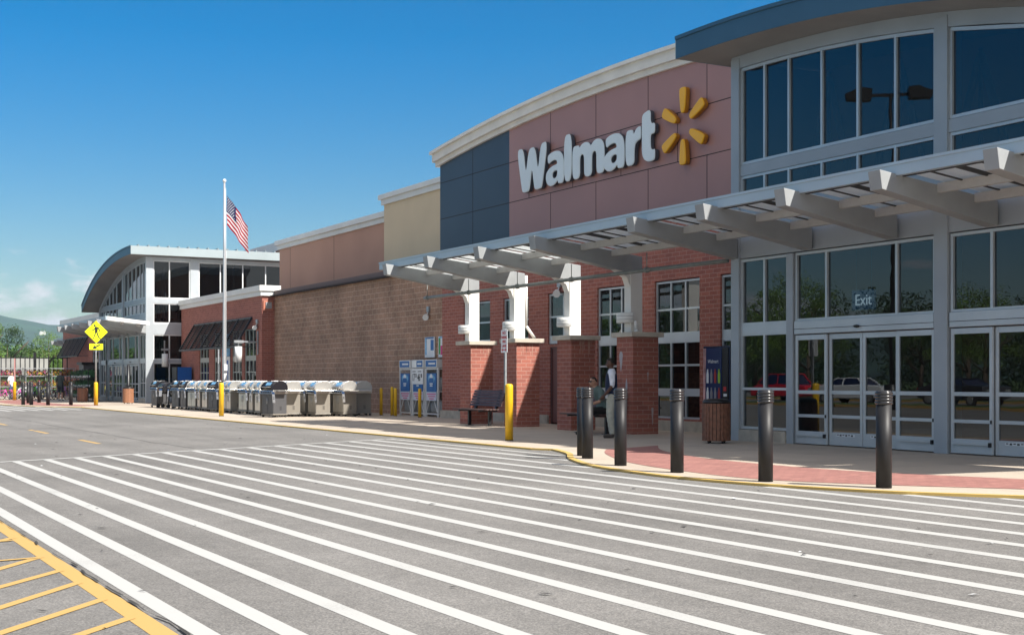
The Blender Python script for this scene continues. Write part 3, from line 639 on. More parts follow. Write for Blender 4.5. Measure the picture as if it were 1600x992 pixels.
    if side:      # glazed side wall that faces the camera
        zr = [(5.85,7.89),(4.47,5.53),(2.47,3.8),(1.1,2.25),(.35,.98)]
        f = MB()
        for x0, x1 in ((W-.035, W+.37),(20.02,20.5)): f.box(X(x0), X(x1), Y(-.03), Y(.2), .06, 8.1)
        f.box(X(W+.37), X(20.02), Y(.005), Y(.22), 7.9, 8.12); f.box(X(W+.37), X(20.02), Y(.005), Y(.22), 5.54, 5.84); f.box(X(W+.37), X(20.02), Y(.005), Y(.22), 3.82, 4.45)
        f.box(X(W+.37), X(20.02), Y(.005), Y(.22), 2.26, 2.45); f.box(X(20.5), X(30.5), Y(.0), Y(.22), 7.9, 8.12); f.box(X(20.5), X(30.5), Y(0), Y(.22), 5.1, 5.83); f.box(X(27.2), X(27.6), Y(0), Y(.22), 5.1, 8.1); f.box(X(W+.37), X(20.02), Y(-.02), Y(.22), .05, .32)
        f.build('side_frame', m_alu, v, .006)
        for z0, z1 in zr:
            f = MB(); g = MB(); xs = [W+.40, 18.87, 20.0]
            for x in xs: f.box(X(x-.03), X(x+.03), Y(.03), Y(.12), z0, z1)
            for z in (z0, z1): f.box(X(xs[0]), X(xs[-1]), Y(.033), Y(.117), z-.03, z+.03)
            for x, y in zip(xs, xs[1:]): g.add([(X(x),Y(.08),z0),(X(y),Y(.08),z0),(X(y),Y(.08),z1),(X(x),Y(.08),z1)], [(0,1,2,3)])
            fo = f.build('window', m_whitep, v); g.build('pane', m_glass, fo)
        f = MB(); g = MB(); xs = [20.53, 21.75, 23.05, 24.4, 25.8, 27.17]
        for x in xs: f.box(X(x-.03), X(x+.03), Y(.03), Y(.12), 5.86, 7.88)
        for z in (5.86, 7.88): f.box(X(xs[0]), X(xs[-1]), Y(.033), Y(.117), z-.03, z+.03)
        for x, y in zip(xs, xs[1:]): g.add([(X(x),Y(.08),5.86),(X(y),Y(.08),5.86),(X(y),Y(.08),7.88),(X(x),Y(.08),7.88)], [(0,1,2,3)])
        fo = f.build('window', m_whitep, v); g.build('pane', m_glass, fo)
    else:
        f = MB(); f.box(X(W+.05), X(23), Y(.01), Y(.1), 0, 8.1); f.build('side_wall', m_col, v)
    return v
random.seed(1)
vest_near = vestibule(21.85, -1, 'nearer glass entrance with Exit sign, two sliding door bays and curved dark blue roof edge', False)
vest_far = vestibule(72.4, 1, 'farther glass entrance with sunlit side windows, arched roof and doors behind the crossing sign', True)
# Exit sign behind the transom
t = thing('exit_sign', 'blue hanging Exit sign behind the transom glass above the sliding doors', 'sign', (W+.3, 18.3, 2.62))
mb = MB(); mb.box(0, .03, -.30, .30, .04, .42); mb.build('board', M('exit_blue', (.006,.05,.13),.4,emit=.45), t)
mb = MB(); mb.box(-.004, 0, -.31, .31, .03, .045); mb.box(-.004, 0, -.31, .31, .415, .43); mb.box(-.004,0,-.31,-.298,.03,.43); mb.box(-.004,0,.298,.31,.03,.43); mb.build('border', m_alu, t)
textmesh('Exit', .30, M('exit_text',(.5,.6,.66),.5,emit=.8), 'lettering', t, FACE_MX(-.006, 0, .13), sx=.95)
mb = MB(); mb.rev([(.02,0),(.05,.02),(.02,.05)], (0,0,-.04), 10); mb.cyl((0.015,-.2,.42),(0.015,-.2,1.2),.006); mb.cyl((0.015,.2,.42),(0.015,.2,1.2),.006); mb.build('hanger', m_gal, t)

# ------------------------------------------------------------------ canopies
def zt(x): return 4.60-(x-14.9)*.115      # top of the beams
def canopy(label, beamsY, yfar, ynear, xw, posts=(), purl=True):
    c = thing('entrance_canopy', label, 'canopy', (15.2, yfar, 0), 0, 'canopies over the store entrances')
    ox, oy = 15.2, yfar
    def P(mb, nm, m, bevel=0):
        o = mb.build(nm, m, c, bevel); o.location = (-ox, -oy, 0); return o
    mb = MB(); mb.box(15.24, 15.34, ynear, yfar, 4.53, 4.745); mb.box(15.22, 15.24, ynear, yfar, 4.70, 4.745); P(mb, 'front_fascia', m_fascia)
    mb = MB()
    for y in (yfar-.001,):
        mb.loft([(15.34,y-.1,4.53),(17.9,y-.1,4.25),(17.9,y-.1,4.45),(15.34,y-.1,4.74)], [(15.34,y,4.53),(17.9,y,4.25),(17.9,y,4.45),(15.34,y,4.74)])
    for y in (ynear,):
        mb.loft([(15.34,y+.1,4.53),(17.58,y+.1,4.3),(17.58,y+.1,4.5),(15.34,y+.1,4.74)], [(15.34,y,4.53),(17.58,y,4.3),(17.58,y,4.5),(15.34,y,4.74)])
    P(mb, 'end_fascia', m_beamw)
    for i, y in enumerate(beamsY):
        post = i in posts; xe = 17.56 if not post else 17.88; mb = MB(); wd = .26
        zb = lambda x: zt(x)-.30-(x-14.9)*.045
        L = [(14.9+.05, zb(14.9)), (xe, zb(xe) if not post else zb(xe)-.02), (xe, zt(xe)), (14.9, zt(14.9))]
        mb.prism(L, 'y', y, y+wd); P(mb, 'beam', m_beam, .008)
        if post:
            mb = MB(); mb.box(17.54, 17.88, y-.005, y+wd+.005, 2.46, zb(17.6)+.02)
            mb.prism([(17.1, zb(17.1)), (17.54, zb(17.54)), (17.54, zb(17.54)-.0-.35), (17.45, zb(17.54)-.12)], 'y', y+.02, y+wd-.02)
            P(mb, 'post', m_beamw, .01)
    # purlins, glazing bars, translucent sheets between neighbouring beams
    bs = sorted(list(beamsY))
    pu = MB(); bars = MB(); pn = MB(); xe = 17.45
    spans = [(bs[i]+.26, bs[i+1]) for i in range(len(bs)-1)]
    if yfar-.1-(bs[-1]+.26) > .3: spans.append((bs[-1]+.26, yfar-.1))
    if bs[0]-ynear > .3: spans.append((ynear+.1, bs[0]))
    for a, b in spans:
        for x in (16.15, 17.0): pu.loft([(x,a,zt(x)-.13),(x+.09,a,zt(x)-.13),(x+.09,a,zt(x)+.02),(x,a,zt(x)+.02)], [(x,b,zt(x)-.13),(x+.09,b,zt(x)-.13),(x+.09,b,zt(x)+.02),(x,b,zt(x)+.02)])
        k = max(1, round((b-a)/1.25))
        for j in range(1, k*2):
            y = a+(b-a)*j/(2*k); hh = .05 if j % 2 else .09
            bars.loft([(15.34,y-.02,zt(15.34)-.0),(xe,y-.02,zt(xe)-.0),(xe,y-.02,zt(xe)+hh-.03),(15.34,y-.02,zt(15.34)+hh-.03)], [(15.34,y+.02,zt(15.34)-.0),(xe,y+.02,zt(xe)-.0),(xe,y+.02,zt(xe)+hh-.03),(15.34,y+.02,zt(15.34)+hh-.03)])
        for x in (15.38,):
            bars.loft([(x,a,zt(x)-.02),(x+.06,a,zt(x)-.02),(x+.06,a,zt(x)+.03),(x,a,zt(x)+.03)], [(x,b,zt(x)-.02),(x+.06,b,zt(x)-.02),(x+.06,b,zt(x)+.03),(x,b,zt(x)+.03)])
        z0 = .065; pn.add([(15.36,a,zt(15.36)+z0),(15.36,b,zt(15.36)+z0),(xe,b,zt(xe)+z0),(xe,a,zt(xe)+z0),(15.36,a,zt(15.36)+z0+.02),(15.36,b,zt(15.36)+z0+.02),(xe,b,zt(xe)+z0+.02),(xe,a,zt(xe)+z0+.02)],
               [(0,3,2,1),(4,5,6,7),(0,1,5,4),(1,2,6,5),(2,3,7,6),(3,0,4,7)])
    P(pu, 'purlin', m_purl); P(bars, 'glazing_bar', m_dark); P(pn, 'roof_panel', m_poly)
    return c
BY = [33.81,31.13,28.26,25.53,21.60,19.33,17.10,14.88,12.64,10.4]
BY = [b-.0 for b in BY]
can = canopy('long grey canopy with translucent panels running from the nearer entrance over the brick piers', BY, 35.05, 8.6, W, posts=(0,1,2,3))
can2 = canopy('smaller white canopy over the farther entrance doors behind the yellow crossing sign', [72.3+2.26*i for i in range(6)], 84.9, 71.6, W)
# sprinkler / drain pipe slung under the beams
t = thing('sprinkler_pipe', 'grey pipe slung under the canopy beams beside the brick piers', 'pipe', (17.0, 35.5, 3.8))
mb = MB(); mb.tube([(0,0.2,.0),(0,-11.6,.0),(.55,-13.6,.06)], .045, 10)
for y in (0,-2.7,-5.5,-8.2,-11.4): mb.cyl((0,y-.04,0),(0,y+.04,0),.065); mb.cyl((0,y,0),(0,y,.38),.01)
mb.build('pipe', m_pipe, t)

# ------------------------------------------------------------------ brick piers with lamps
pl = ['lit brick pier behind the first bench, farthest of four', 'lit brick pier beside the fire lane sign', 'shaded brick pier behind the second bench', 'shaded brick pier with white stains behind the standing man']
PY = [33.43, 30.75, 27.95, 25.22]
for i, y in enumerate(PY):
    t = thing('brick_pier', pl[i], 'pier', (17.4, y, .06), 0, 'brick piers carrying the canopy')
    mb = MB(); mb.box(0, .72, 0, .68, 0, 2.28); mb.build('shaft', m_brick, t)
    mb = MB(); mb.box(-.1, .82, -.1, .78, 2.28, 2.395); mb.build('cap', M('cap_stone',(.5,.45,.38),.8,vary=.12,scale=5), t, .012)
    st = MB(); random.seed(20+i)
    def stain(x, ytop, L, w_):
        n = 7; left = []; right = []
        for k in range(n+1):
            f = k/n; ww = w_*(1-f)**.7*(.7+.5*random.random()); left.append((x-ww/2, ytop-L*f)); right.append((x+ww/2, ytop-L*f))
        for k in range(n): st.add([(left[k][0],-.003,left[k][1]),(right[k][0],-.003,right[k][1]),(right[k+1][0],-.003,right[k+1][1]),(left[k+1][0],-.003,left[k+1][1])], [(0,1,2,3)])
    if i < 3:
        for q in range(6): stain(random.uniform(.12,.62), 2.27, random.uniform(.12,.5), random.uniform(.02,.05))
    else:
        stain(.42, 1.45, .22, .04); stain(.55, .62, .42, .07)
    st.build('lime_stain', M('lime_stain',(.40,.22,.17) if i < 3 else (.42,.36,.36),.9), t)
    if i == 3:
        st = MB()
        for (yy, zt_, L, w_) in [(.5,1.95,.5,.09),(.27,1.3,1.0,.05)]:
            n = 8
            for k in range(n):
                f0, f1 = k/n, (k+1)/n; wa = w_*(math.sin(min(1,f0*4+.15)*1.57))*(1-f0)**.8; wb = w_*(math.sin(min(1,f1*4+.15)*1.57))*(1-f1)**.8
                st.add([(-.003,yy-wa,zt_-L*f0),(-.003,yy+wa,zt_-L*f0),(-.003,yy+wb,zt_-L*f1),(-.003,yy-wb,zt_-L*f1)], [(0,1,2,3)])
        st.build('white_drip', M('white_drip',(.42,.4,.43),.9), t)
ll = ['white drum lamp on the farthest canopy post', 'white drum lamp on the post with the downpipe', 'white drum lamp on the third canopy post', 'white drum lamp on the nearest, shaded canopy post']
for i, y in enumerate(BY[:4]):
    t = thing('drum_lamp', ll[i], 'lamp', (17.53, y+.13, 2.80), 0, 'drum lamps on the canopy posts')
    mb = MB(); mb.rev([(.0,-.12),(.24,-.12),(.25,-.11),(.25,.11),(.24,.12),(.0,.12)], (0,0,0), 24, a0=R(90), a1=R(270)); mb.add([(0,-.25,-.12),(0,.25,-.12),(0,.25,.12),(0,-.25,.12)],[(0,1,2,3)]); mb.build('shade', m_lamp, t)
    mb = MB()
    for z in (-.04,.04): mb.rev([(.252,-.006),(.256,0),(.252,.006)], (0,0,z), 24, a0=R(90), a1=R(270))
    mb.build('shade_rib', m_gal, t)
t = thing('downpipe', 'white pipe running down beside the second canopy post', 'pipe', (17.97, BY[1]+.1, 2.46))
mb = MB(); mb.cyl((0,0,.35),(0,0,1.75),.045); mb.tube([(0,0,.36),(.28,0,.02)],.045); mb.build('pipe', m_beamw, t)
t = thing('security_camera', 'white camera standing on the nearest brick pier cap', 'camera', (17.62, 25.4, 2.455))
mb = MB(); mb.cyl((0,0,0),(0,0,.07),.05); mb.build('base', m_whitep, t); mb = MB(); mb.cyl((0,0,.07),(-.03,0,.27),.05,.04); mb.build('housing', m_whitep, t)

# ------------------------------------------------------------------ store sign
t = thing('store_sign', 'large white raised store name on the mauve wall panel', 'sign', (S0-.03, 38.1, 7.55))
t.scale = (1.12,)*3
def chaikin(P, n=2):
    for _ in range(n):
        Q = []
        for a, b in zip(P, P[1:]+P[:1]):
            Q += [(a[0]*.8+b[0]*.2, a[1]*.8+b[1]*.2), (a[0]*.2+b[0]*.8, a[1]*.2+b[1]*.8)]
        P = Q
    return P
def outline_mesh(name, loops, mats, parent, y_left, dx=0, depth=.05, bevel=.025, front=True):
    cu = bpy.data.curves.new('o', 'CURVE'); cu.dimensions = '2D'; cu.fill_mode = 'BOTH'; cu.extrude = depth; cu.bevel_depth = bevel; cu.bevel_resolution = 2; cu.offset = -bevel
    for L in loops:
        sp_ = cu.splines.new('POLY'); sp_.points.add(len(L)-1); sp_.use_cyclic_u = True
        for p, q in zip(sp_.points, L): p.co = (q[0], q[1], 0, 1)
    o = bpy.data.objects.new('o', cu); COL.objects.link(o); dg = bpy.context.evaluated_depsgraph_get(); dg.update()
    me = bpy.data.meshes.new_from_object(o.evaluated_get(dg)); bpy.data.objects.remove(o)
    me.transform(Matrix.Translation((-depth-bevel-.03, y_left, 0)) @ Matrix.Rotation(R(-90), 4, 'Z') @ Matrix.Rotation(R(90), 4, 'X'))
    me.materials.clear()
    for m in mats: me.materials.append(m)
    for p in me.polygons: p.material_index = 0 if p.normal.x < -.12 else 1
    ob = bpy.data.objects.new(name, me); COL.objects.link(ob); ob.parent = parent; return ob
def ell(cx, cy, rx, ry, n=14): return [(cx+rx*math.cos(2*math.pi*i/n), cy+ry*math.sin(2*math.pi*i/n)) for i in range(n)]
LW = [(0,1.31),(.38,1.31),(.53,.50),(.71,1.26),(1.07,1.26),(1.24,.50),(1.40,1.31),(1.78,1.31),(1.48,.06),(1.40,-.01),(1.10,-.01),(1.02,.06),(.89,.70),(.75,.06),(.67,-.01),(.38,-.01),(.30,.06)]
LA = [(1.0,0),(1.0,.58),(.93,.80),(.76,.93),(.52,.965),(.28,.94),(.10,.87),(.14,.62),(.32,.69),(.50,.71),(.62,.66),(.64,.575),(.40,.56),(.18,.50),(.04,.40),(0,.25),(.05,.09),(.20,-.01),(.38,-.02),(.55,.03),(.66,.12),(.69,0)]
LAH = [(.64,.26),(.64,.38),(.52,.40),(.40,.36),(.36,.27),(.42,.19),(.53,.19)]
LL = [(0,0),(0,1.32),(.40,1.32),(.40,0)]
LM = [(0,0),(0,.93),(.33,.93),(.36,.84),(.48,.93),(.64,.965),(.82,.94),(.95,.82),(1.08,.93),(1.26,.965),(1.46,.92),(1.59,.78),(1.62,.58),(1.62,0),(1.23,0),(1.23,.50),(1.2,.62),(1.11,.65),(1.03,.6),(1.0,.5),(1.0,0),(.61,0),(.61,.50),(.58,.62),(.49,.65),(.41,.6),(.39,.5),(.39,0)]
LR = [(0,0),(0,.93),(.33,.93),(.37,.78),(.48,.92),(.60,.96),(.70,.95),(.70,.62),(.56,.60),(.44,.53),(.40,.38),(.40,0)]
LT = [(.10,1.24),(.47,1.32),(.47,.94),(.66,.94),(.66,.67),(.47,.67),(.47,.38),(.50,.29),(.58,.27),(.66,.28),(.66,.01),(.52,-.02),(.34,-.01),(.19,.06),(.11,.18),(.09,.34),(.09,.67),(.09,.94)]
ch = lambda *L: [chaikin(l, 2) for l in L]
for nm, loops, yl in [('W', ch(LW), 34.06), ('a', ch(LA, LAH), 32.38), ('l', ch(LL), 31.37), ('m', ch(LM), 30.93), ('a', ch(LA, LAH), 29.36), ('r', ch(LR), 28.31), ('t', ch(LT), 27.66)]:
    outline_mesh('letter', loops, [m_letter, m_letters], t, yl-34.05)
t = thing('starburst_emblem', 'six yellow rays arranged in a starburst on the mauve wall panel', 'sign', (S0-.03, 28.9, 8.28))
t.scale = (1.12,)*3
ray = [(-.085,.32),(.085,.32),(.14,.86),(.10,.95),(-.10,.95),(-.14,.86)]
for k in range(6):
    a = math.pi/3*k; P = [(x*math.cos(a)-y*math.sin(a), x*math.sin(a)+y*math.cos(a)) for x, y in chaikin(ray, 2)]
    if k in (2, 4, 1, 5): pass
    outline_mesh('ray', [P], [m_spark, m_sparks], t, 0, depth=.05, bevel=.03)

# ------------------------------------------------------------------ flagpole and flag
t = thing('flagpole', 'tall silver flagpole rising behind the row of grills', 'flagpole', (18.3, 60.3, .06))
mb = MB(); mb.rev([(.09,0),(.09,.1),(.085,3),(.06,7.5),(.045,10.55)], n=14); mb.build('pole', M('satin_aluminium',(.6,.61,.62),.35,metal=.6), t)
mb = MB(); mb.rev([(.0,0),(.06,.02),(.09,.09),(.06,.16),(0,.18)], (0,0,10.55)); mb.build('ball_finial', m_whitep, t)
mb = MB(); mb.box(-.06,.10,-.14,-.08,1.15,2.0); mb.build('rope_box', m_whitep, t)
mb = MB(); mb.cyl((.1,-.02,1.3),(.06,-.02,10.3),.008,n=5); mb.build('halyard', m_tag, t)
fl = thing('flag', 'red, white and blue striped flag hanging in folds near the top of the pole', 'flag', (18.40, 60.24, 8.20))
fl.scale = (1.12,1.1,1.16)
# cloth hangs from its hoist: u along the fly, v along the hoist
NU, NV = 26, 26; H_, L_ = 1.25, 1.9
def fp(u, v):
    # direction of the fly droops; folds across it
    x = u*.93*1.0; z = 1.55-v*H_*.95 - u*.95 - .25*u*u*(1-v*.3)
    y = .10*math.sin(u*9+v*1.2)*(.25+u)+.03*math.sin(u*17+v*4)
    return (x*.98+.012*math.sin(v*9+u*6), y, z+.02*math.sin(u*9))
vs_ = [fp(i/NU, j/NV) for j in range(NV+1) for i in range(NU+1)]; fs_ = [(j*(NU+1)+i, j*(NU+1)+i+1, (j+1)*(NU+1)+i+1, (j+1)*(NU+1)+i) for j in range(NV) for i in range(NU)]
me = bpy.data.meshes.new('cloth'); me.from_pydata(vs_, [], fs_)
fr_, fw_, fb_ = M('flag_red', (.26,.0,.01),.9,spec=.1), M('flag_white', (.46,.45,.47),.9,spec=.1), M('flag_blue', (.005,.01,.06),.9,spec=.1)
for m in (fr_, fw_, fb_): me.materials.append(m)
for p in me.polygons:
    i = p.index % NU; j = p.index//NU; p.use_smooth = True
    p.material_index = 2 if (i < NU*.40 and j < 14) else (j//2) % 2
o = bpy.data.objects.new('cloth', me); COL.objects.link(o); o.parent = fl
st = MB()
for r_ in range(9):
    for c_ in range(6 if r_ % 2 == 0 else 5):
        u = (.035+c_*.062+(0 if r_ % 2 == 0 else .031)); v = .04+r_*.054; q = Vector(fp(u, v)); s5 = .022
        for dy in (-.006, .006):
            pts = []
            for k in range(10): rr = s5 if k % 2 == 0 else s5*.42; pts.append((q.x+rr*math.sin(k*math.pi/5), q.y+dy, q.z+rr*math.cos(k*math.pi/5)))
            st.add(pts, [list(range(10))])
st.build('stars', m_tag, fl)

# ------------------------------------------------------------------ bollards
def black_bollard(loc, label):
    t = thing('bollard', label, 'bollard', (loc[0], loc[1], .06), 0, 'black ribbed-top bollards')
    mb = MB(); mb.rev([(.092,0),(.092,.99)], n=24); mb.build('post', m_bol, t)
    mb = MB(); prof = [(.092,.985)]
    for k in range(4): z = .99+k*.037; prof += [(.094,z),(.103,z+.006),(.105,z+.018),(.101,z+.029),(.095,z+.033)]
    prof += [(.097,1.137),(.08,1.152),(0,1.155)]; mb.rev(prof, n=24); mb.build('cap', M('bollard_cap',(.03,.03,.033),.25), t)
    return t
bl = ['nearest black bollard in front of the sliding doors','second black bollard counted from the sliding doors','black bollard left of the slatted litter bin','black bollard beside the standing man','foreground bollard of the overlapping pair near the seated man','rear bollard hidden behind the overlapping pair']
bp_ = [(11.4,11.32),(10.82,12.76),(10.8,14.59),(10.95,16.2),(11.46,17.91),(11.8,18.6)]
b0 = black_bollard(bp_[0], bl[0])
for p, l in zip(bp_[1:], bl[1:]): dup(b0, (p[0], p[1], .06), label=l)
fb = [((10.77,69.76),'leftmost far black bollard by the bicycles'),((11.74,74.34),'thin far bollard half hidden behind its neighbour near the bicycles'),((11.09,69.3),'second far black bollard of the pair near the bicycles'),((12.59,76.11),'shorter far bollard set back between the others'),((11.72,68.28),'far black bollard in front of the man in shorts'),((12.72,67.72),'far black bollard in front of the leafy plant rack')]
for p, l in fb: dup(b0, (p[0], p[1], .06), label=l)
def yellow_post(p, h, r, label, grp='yellow plastic-sleeved posts'):
    t = thing('safety_post', label, 'post', (p[0], p[1], .06), 0, grp)
    mb = MB(); mb.rev([(r,0),(r,h-.06),(r*.93,h-.02),(r*.6,h),(0,h+.005)], n=20); mb.build('sleeve', m_ypost, t)
    mb = MB(); mb.rev([(r+.004,-.0),(r+.004,.012),(r,.014)], n=20); mb.build('base_ring', m_rub, t)
    return t
yellow_post((13.4,24.0), 1.19, .085, 'yellow post at the foot of the fire lane sign between the benches')
yellow_post((13.53,44.94), 1.17, .085, 'yellow post in front of the middle of the grill row')
yellow_post((13.81,67.11), 1.15, .10, 'yellow post under the pedestrian crossing sign')
yellow_post((12.77,86.0), 1.15, .10, 'yellow post at the far left by the bicycles')
for (x, y), l in [((18.9,44.76),'thin yellow guard post right of the last grill'),((18.9,43.3),'second thin yellow guard post right of the grills'),((18.9,42.05),'thin yellow guard post at the left gas cylinder cage'),((18.9,40.05),'thin scuffed yellow guard post between the two right-hand cages'),((19.15,42.9),'thin yellow guard post half hidden by the left cage')]:
    yellow_post((x, y), .98 if x < 19 else 1.02, .058, l, 'thin yellow guard posts')

# signs on posts
def post_bar(h, x=0): mb = MB(); mb.box(-.03,.03,-.012,.012,1.0,h); mb.box(-.03,-.022,-.028,.012,1.0,h); mb.box(.022,.03,-.028,.012,1.0,h); return mb
t = thing('crossing_sign', 'yellow-green diamond pedestrian crossing sign with arrow plate below', 'sign', (13.81, 67.11, .06))
mb = MB(); mb.cyl((0,0,1.1),(0,0,4.2),.045); mb.build('pole', m_gal, t)
def diamond(mb, c, r, y0, y1): mb.prism([(0,c-r),(r,c),(0,c+r),(-r,c)], 'y', y0, y1)
mb = MB(); diamond(mb, 3.66, .56, -.07, -.055); dm = mb.build('diamond_panel', m_signy, t)
mb = MB(); mb.prism([(a,b) for a,b in [(-.0,3.22),(.44,3.66),(0,4.1),(-.44,3.66)]], 'y', -.073, -.0715); 
def fig(parts, y): 
    mb = MB()
    for P in parts: mb.prism(P, 'y', y-.004, y)
    return mb
ped = [ell(-.055,3.915,.042,.045,12), [(-.06,3.86),(.01,3.87),(.055,3.83),(.05,3.70),(.045,3.62),(-.045,3.62),(-.05,3.74)], [(-.045,3.83),(-.10,3.74),(-.20,3.71),(-.20,3.685),(-.085,3.705),(-.03,3.78)],
       [(.03,3.84),(.075,3.85),(.12,3.75),(.13,3.66),(.10,3.65),(.085,3.74),(.045,3.80)], [(-.045,3.63),(.0,3.63),(-.03,3.50),(-.09,3.34),(-.145,3.34),(-.14,3.365),(-.10,3.38),(-.07,3.50)], [(-.0,3.63),(.045,3.62),(.07,3.52),(.12,3.38),(.15,3.36),(.15,3.335),(.10,3.335),(.03,3.50)]]
fig([ [ (x*1.4, 3.66+(z-3.64)*1.15) for x,z in P] for P in ped], -.0705).build('walking_figure', m_signb, dm)
mb = MB(); mb.box(-.33,.33,-.07,-.055,2.77,3.07); ap = mb.build('arrow_plate', m_signy, t)
fig([[(-.19,2.80),(.05,2.84),(-.01,2.885),(.20,3.0),(.165,3.05),(-.045,2.935),(-.10,3.0)]], -.0705).build('arrow', m_signb, ap)
def fire_sign(p, rz, label, z0=1.85):
    t = thing('fire_lane_sign', label, 'sign', (p[0], p[1], .06), rz, 'fire lane signs')
    post_bar(2.36).build('channel_post', m_gal, t)
    mb = MB(); mb.box(-.15,.15,-.036,-.030,z0,z0+.48); pn = mb.build('panel', m_tag, t)
    for i, tx in enumerate(['NO','PARKING','FIRE','LANE']):
        textmesh(tx, .08 if i else .09, m_red, 'lettering', pn, FACE_MY(0, -.039, z0+.385-i*.09), extrude=.001, sx=.78 if i == 1 else 1.1, offset=.002)
    mb = MB(); mb.prism([(-.12,z0+.06),(-.07,z0+.10),(-.07,z0+.07),(.07,z0+.07),(.07,z0+.10),(.12,z0+.06),(.07,z0+.02),(.07,z0+.05),(-.07,z0+.05),(-.07,z0+.02)], 'y', -.0395, -.038); mb.build('arrow', m_red, pn)
    return t
f0 = fire_sign((13.39,24.13), R(-93), 'white and red fire lane sign on a galvanised post beside the bench')
f0.location.z = .06
f1 = dup(f0, (13.5,45.1,.06), R(-104), 'pale sign seen edge-on above the yellow post among the grills')
t = thing('sign_post', 'thin pinkish pole standing above the far left yellow post', 'post', (12.8, 86.15, .06))
mb = MB(); mb.box(-.04,.04,-.03,.03,1.1,2.6); mb.build('pole', M('faded_red_pole',(.4,.2,.19),.6), t)

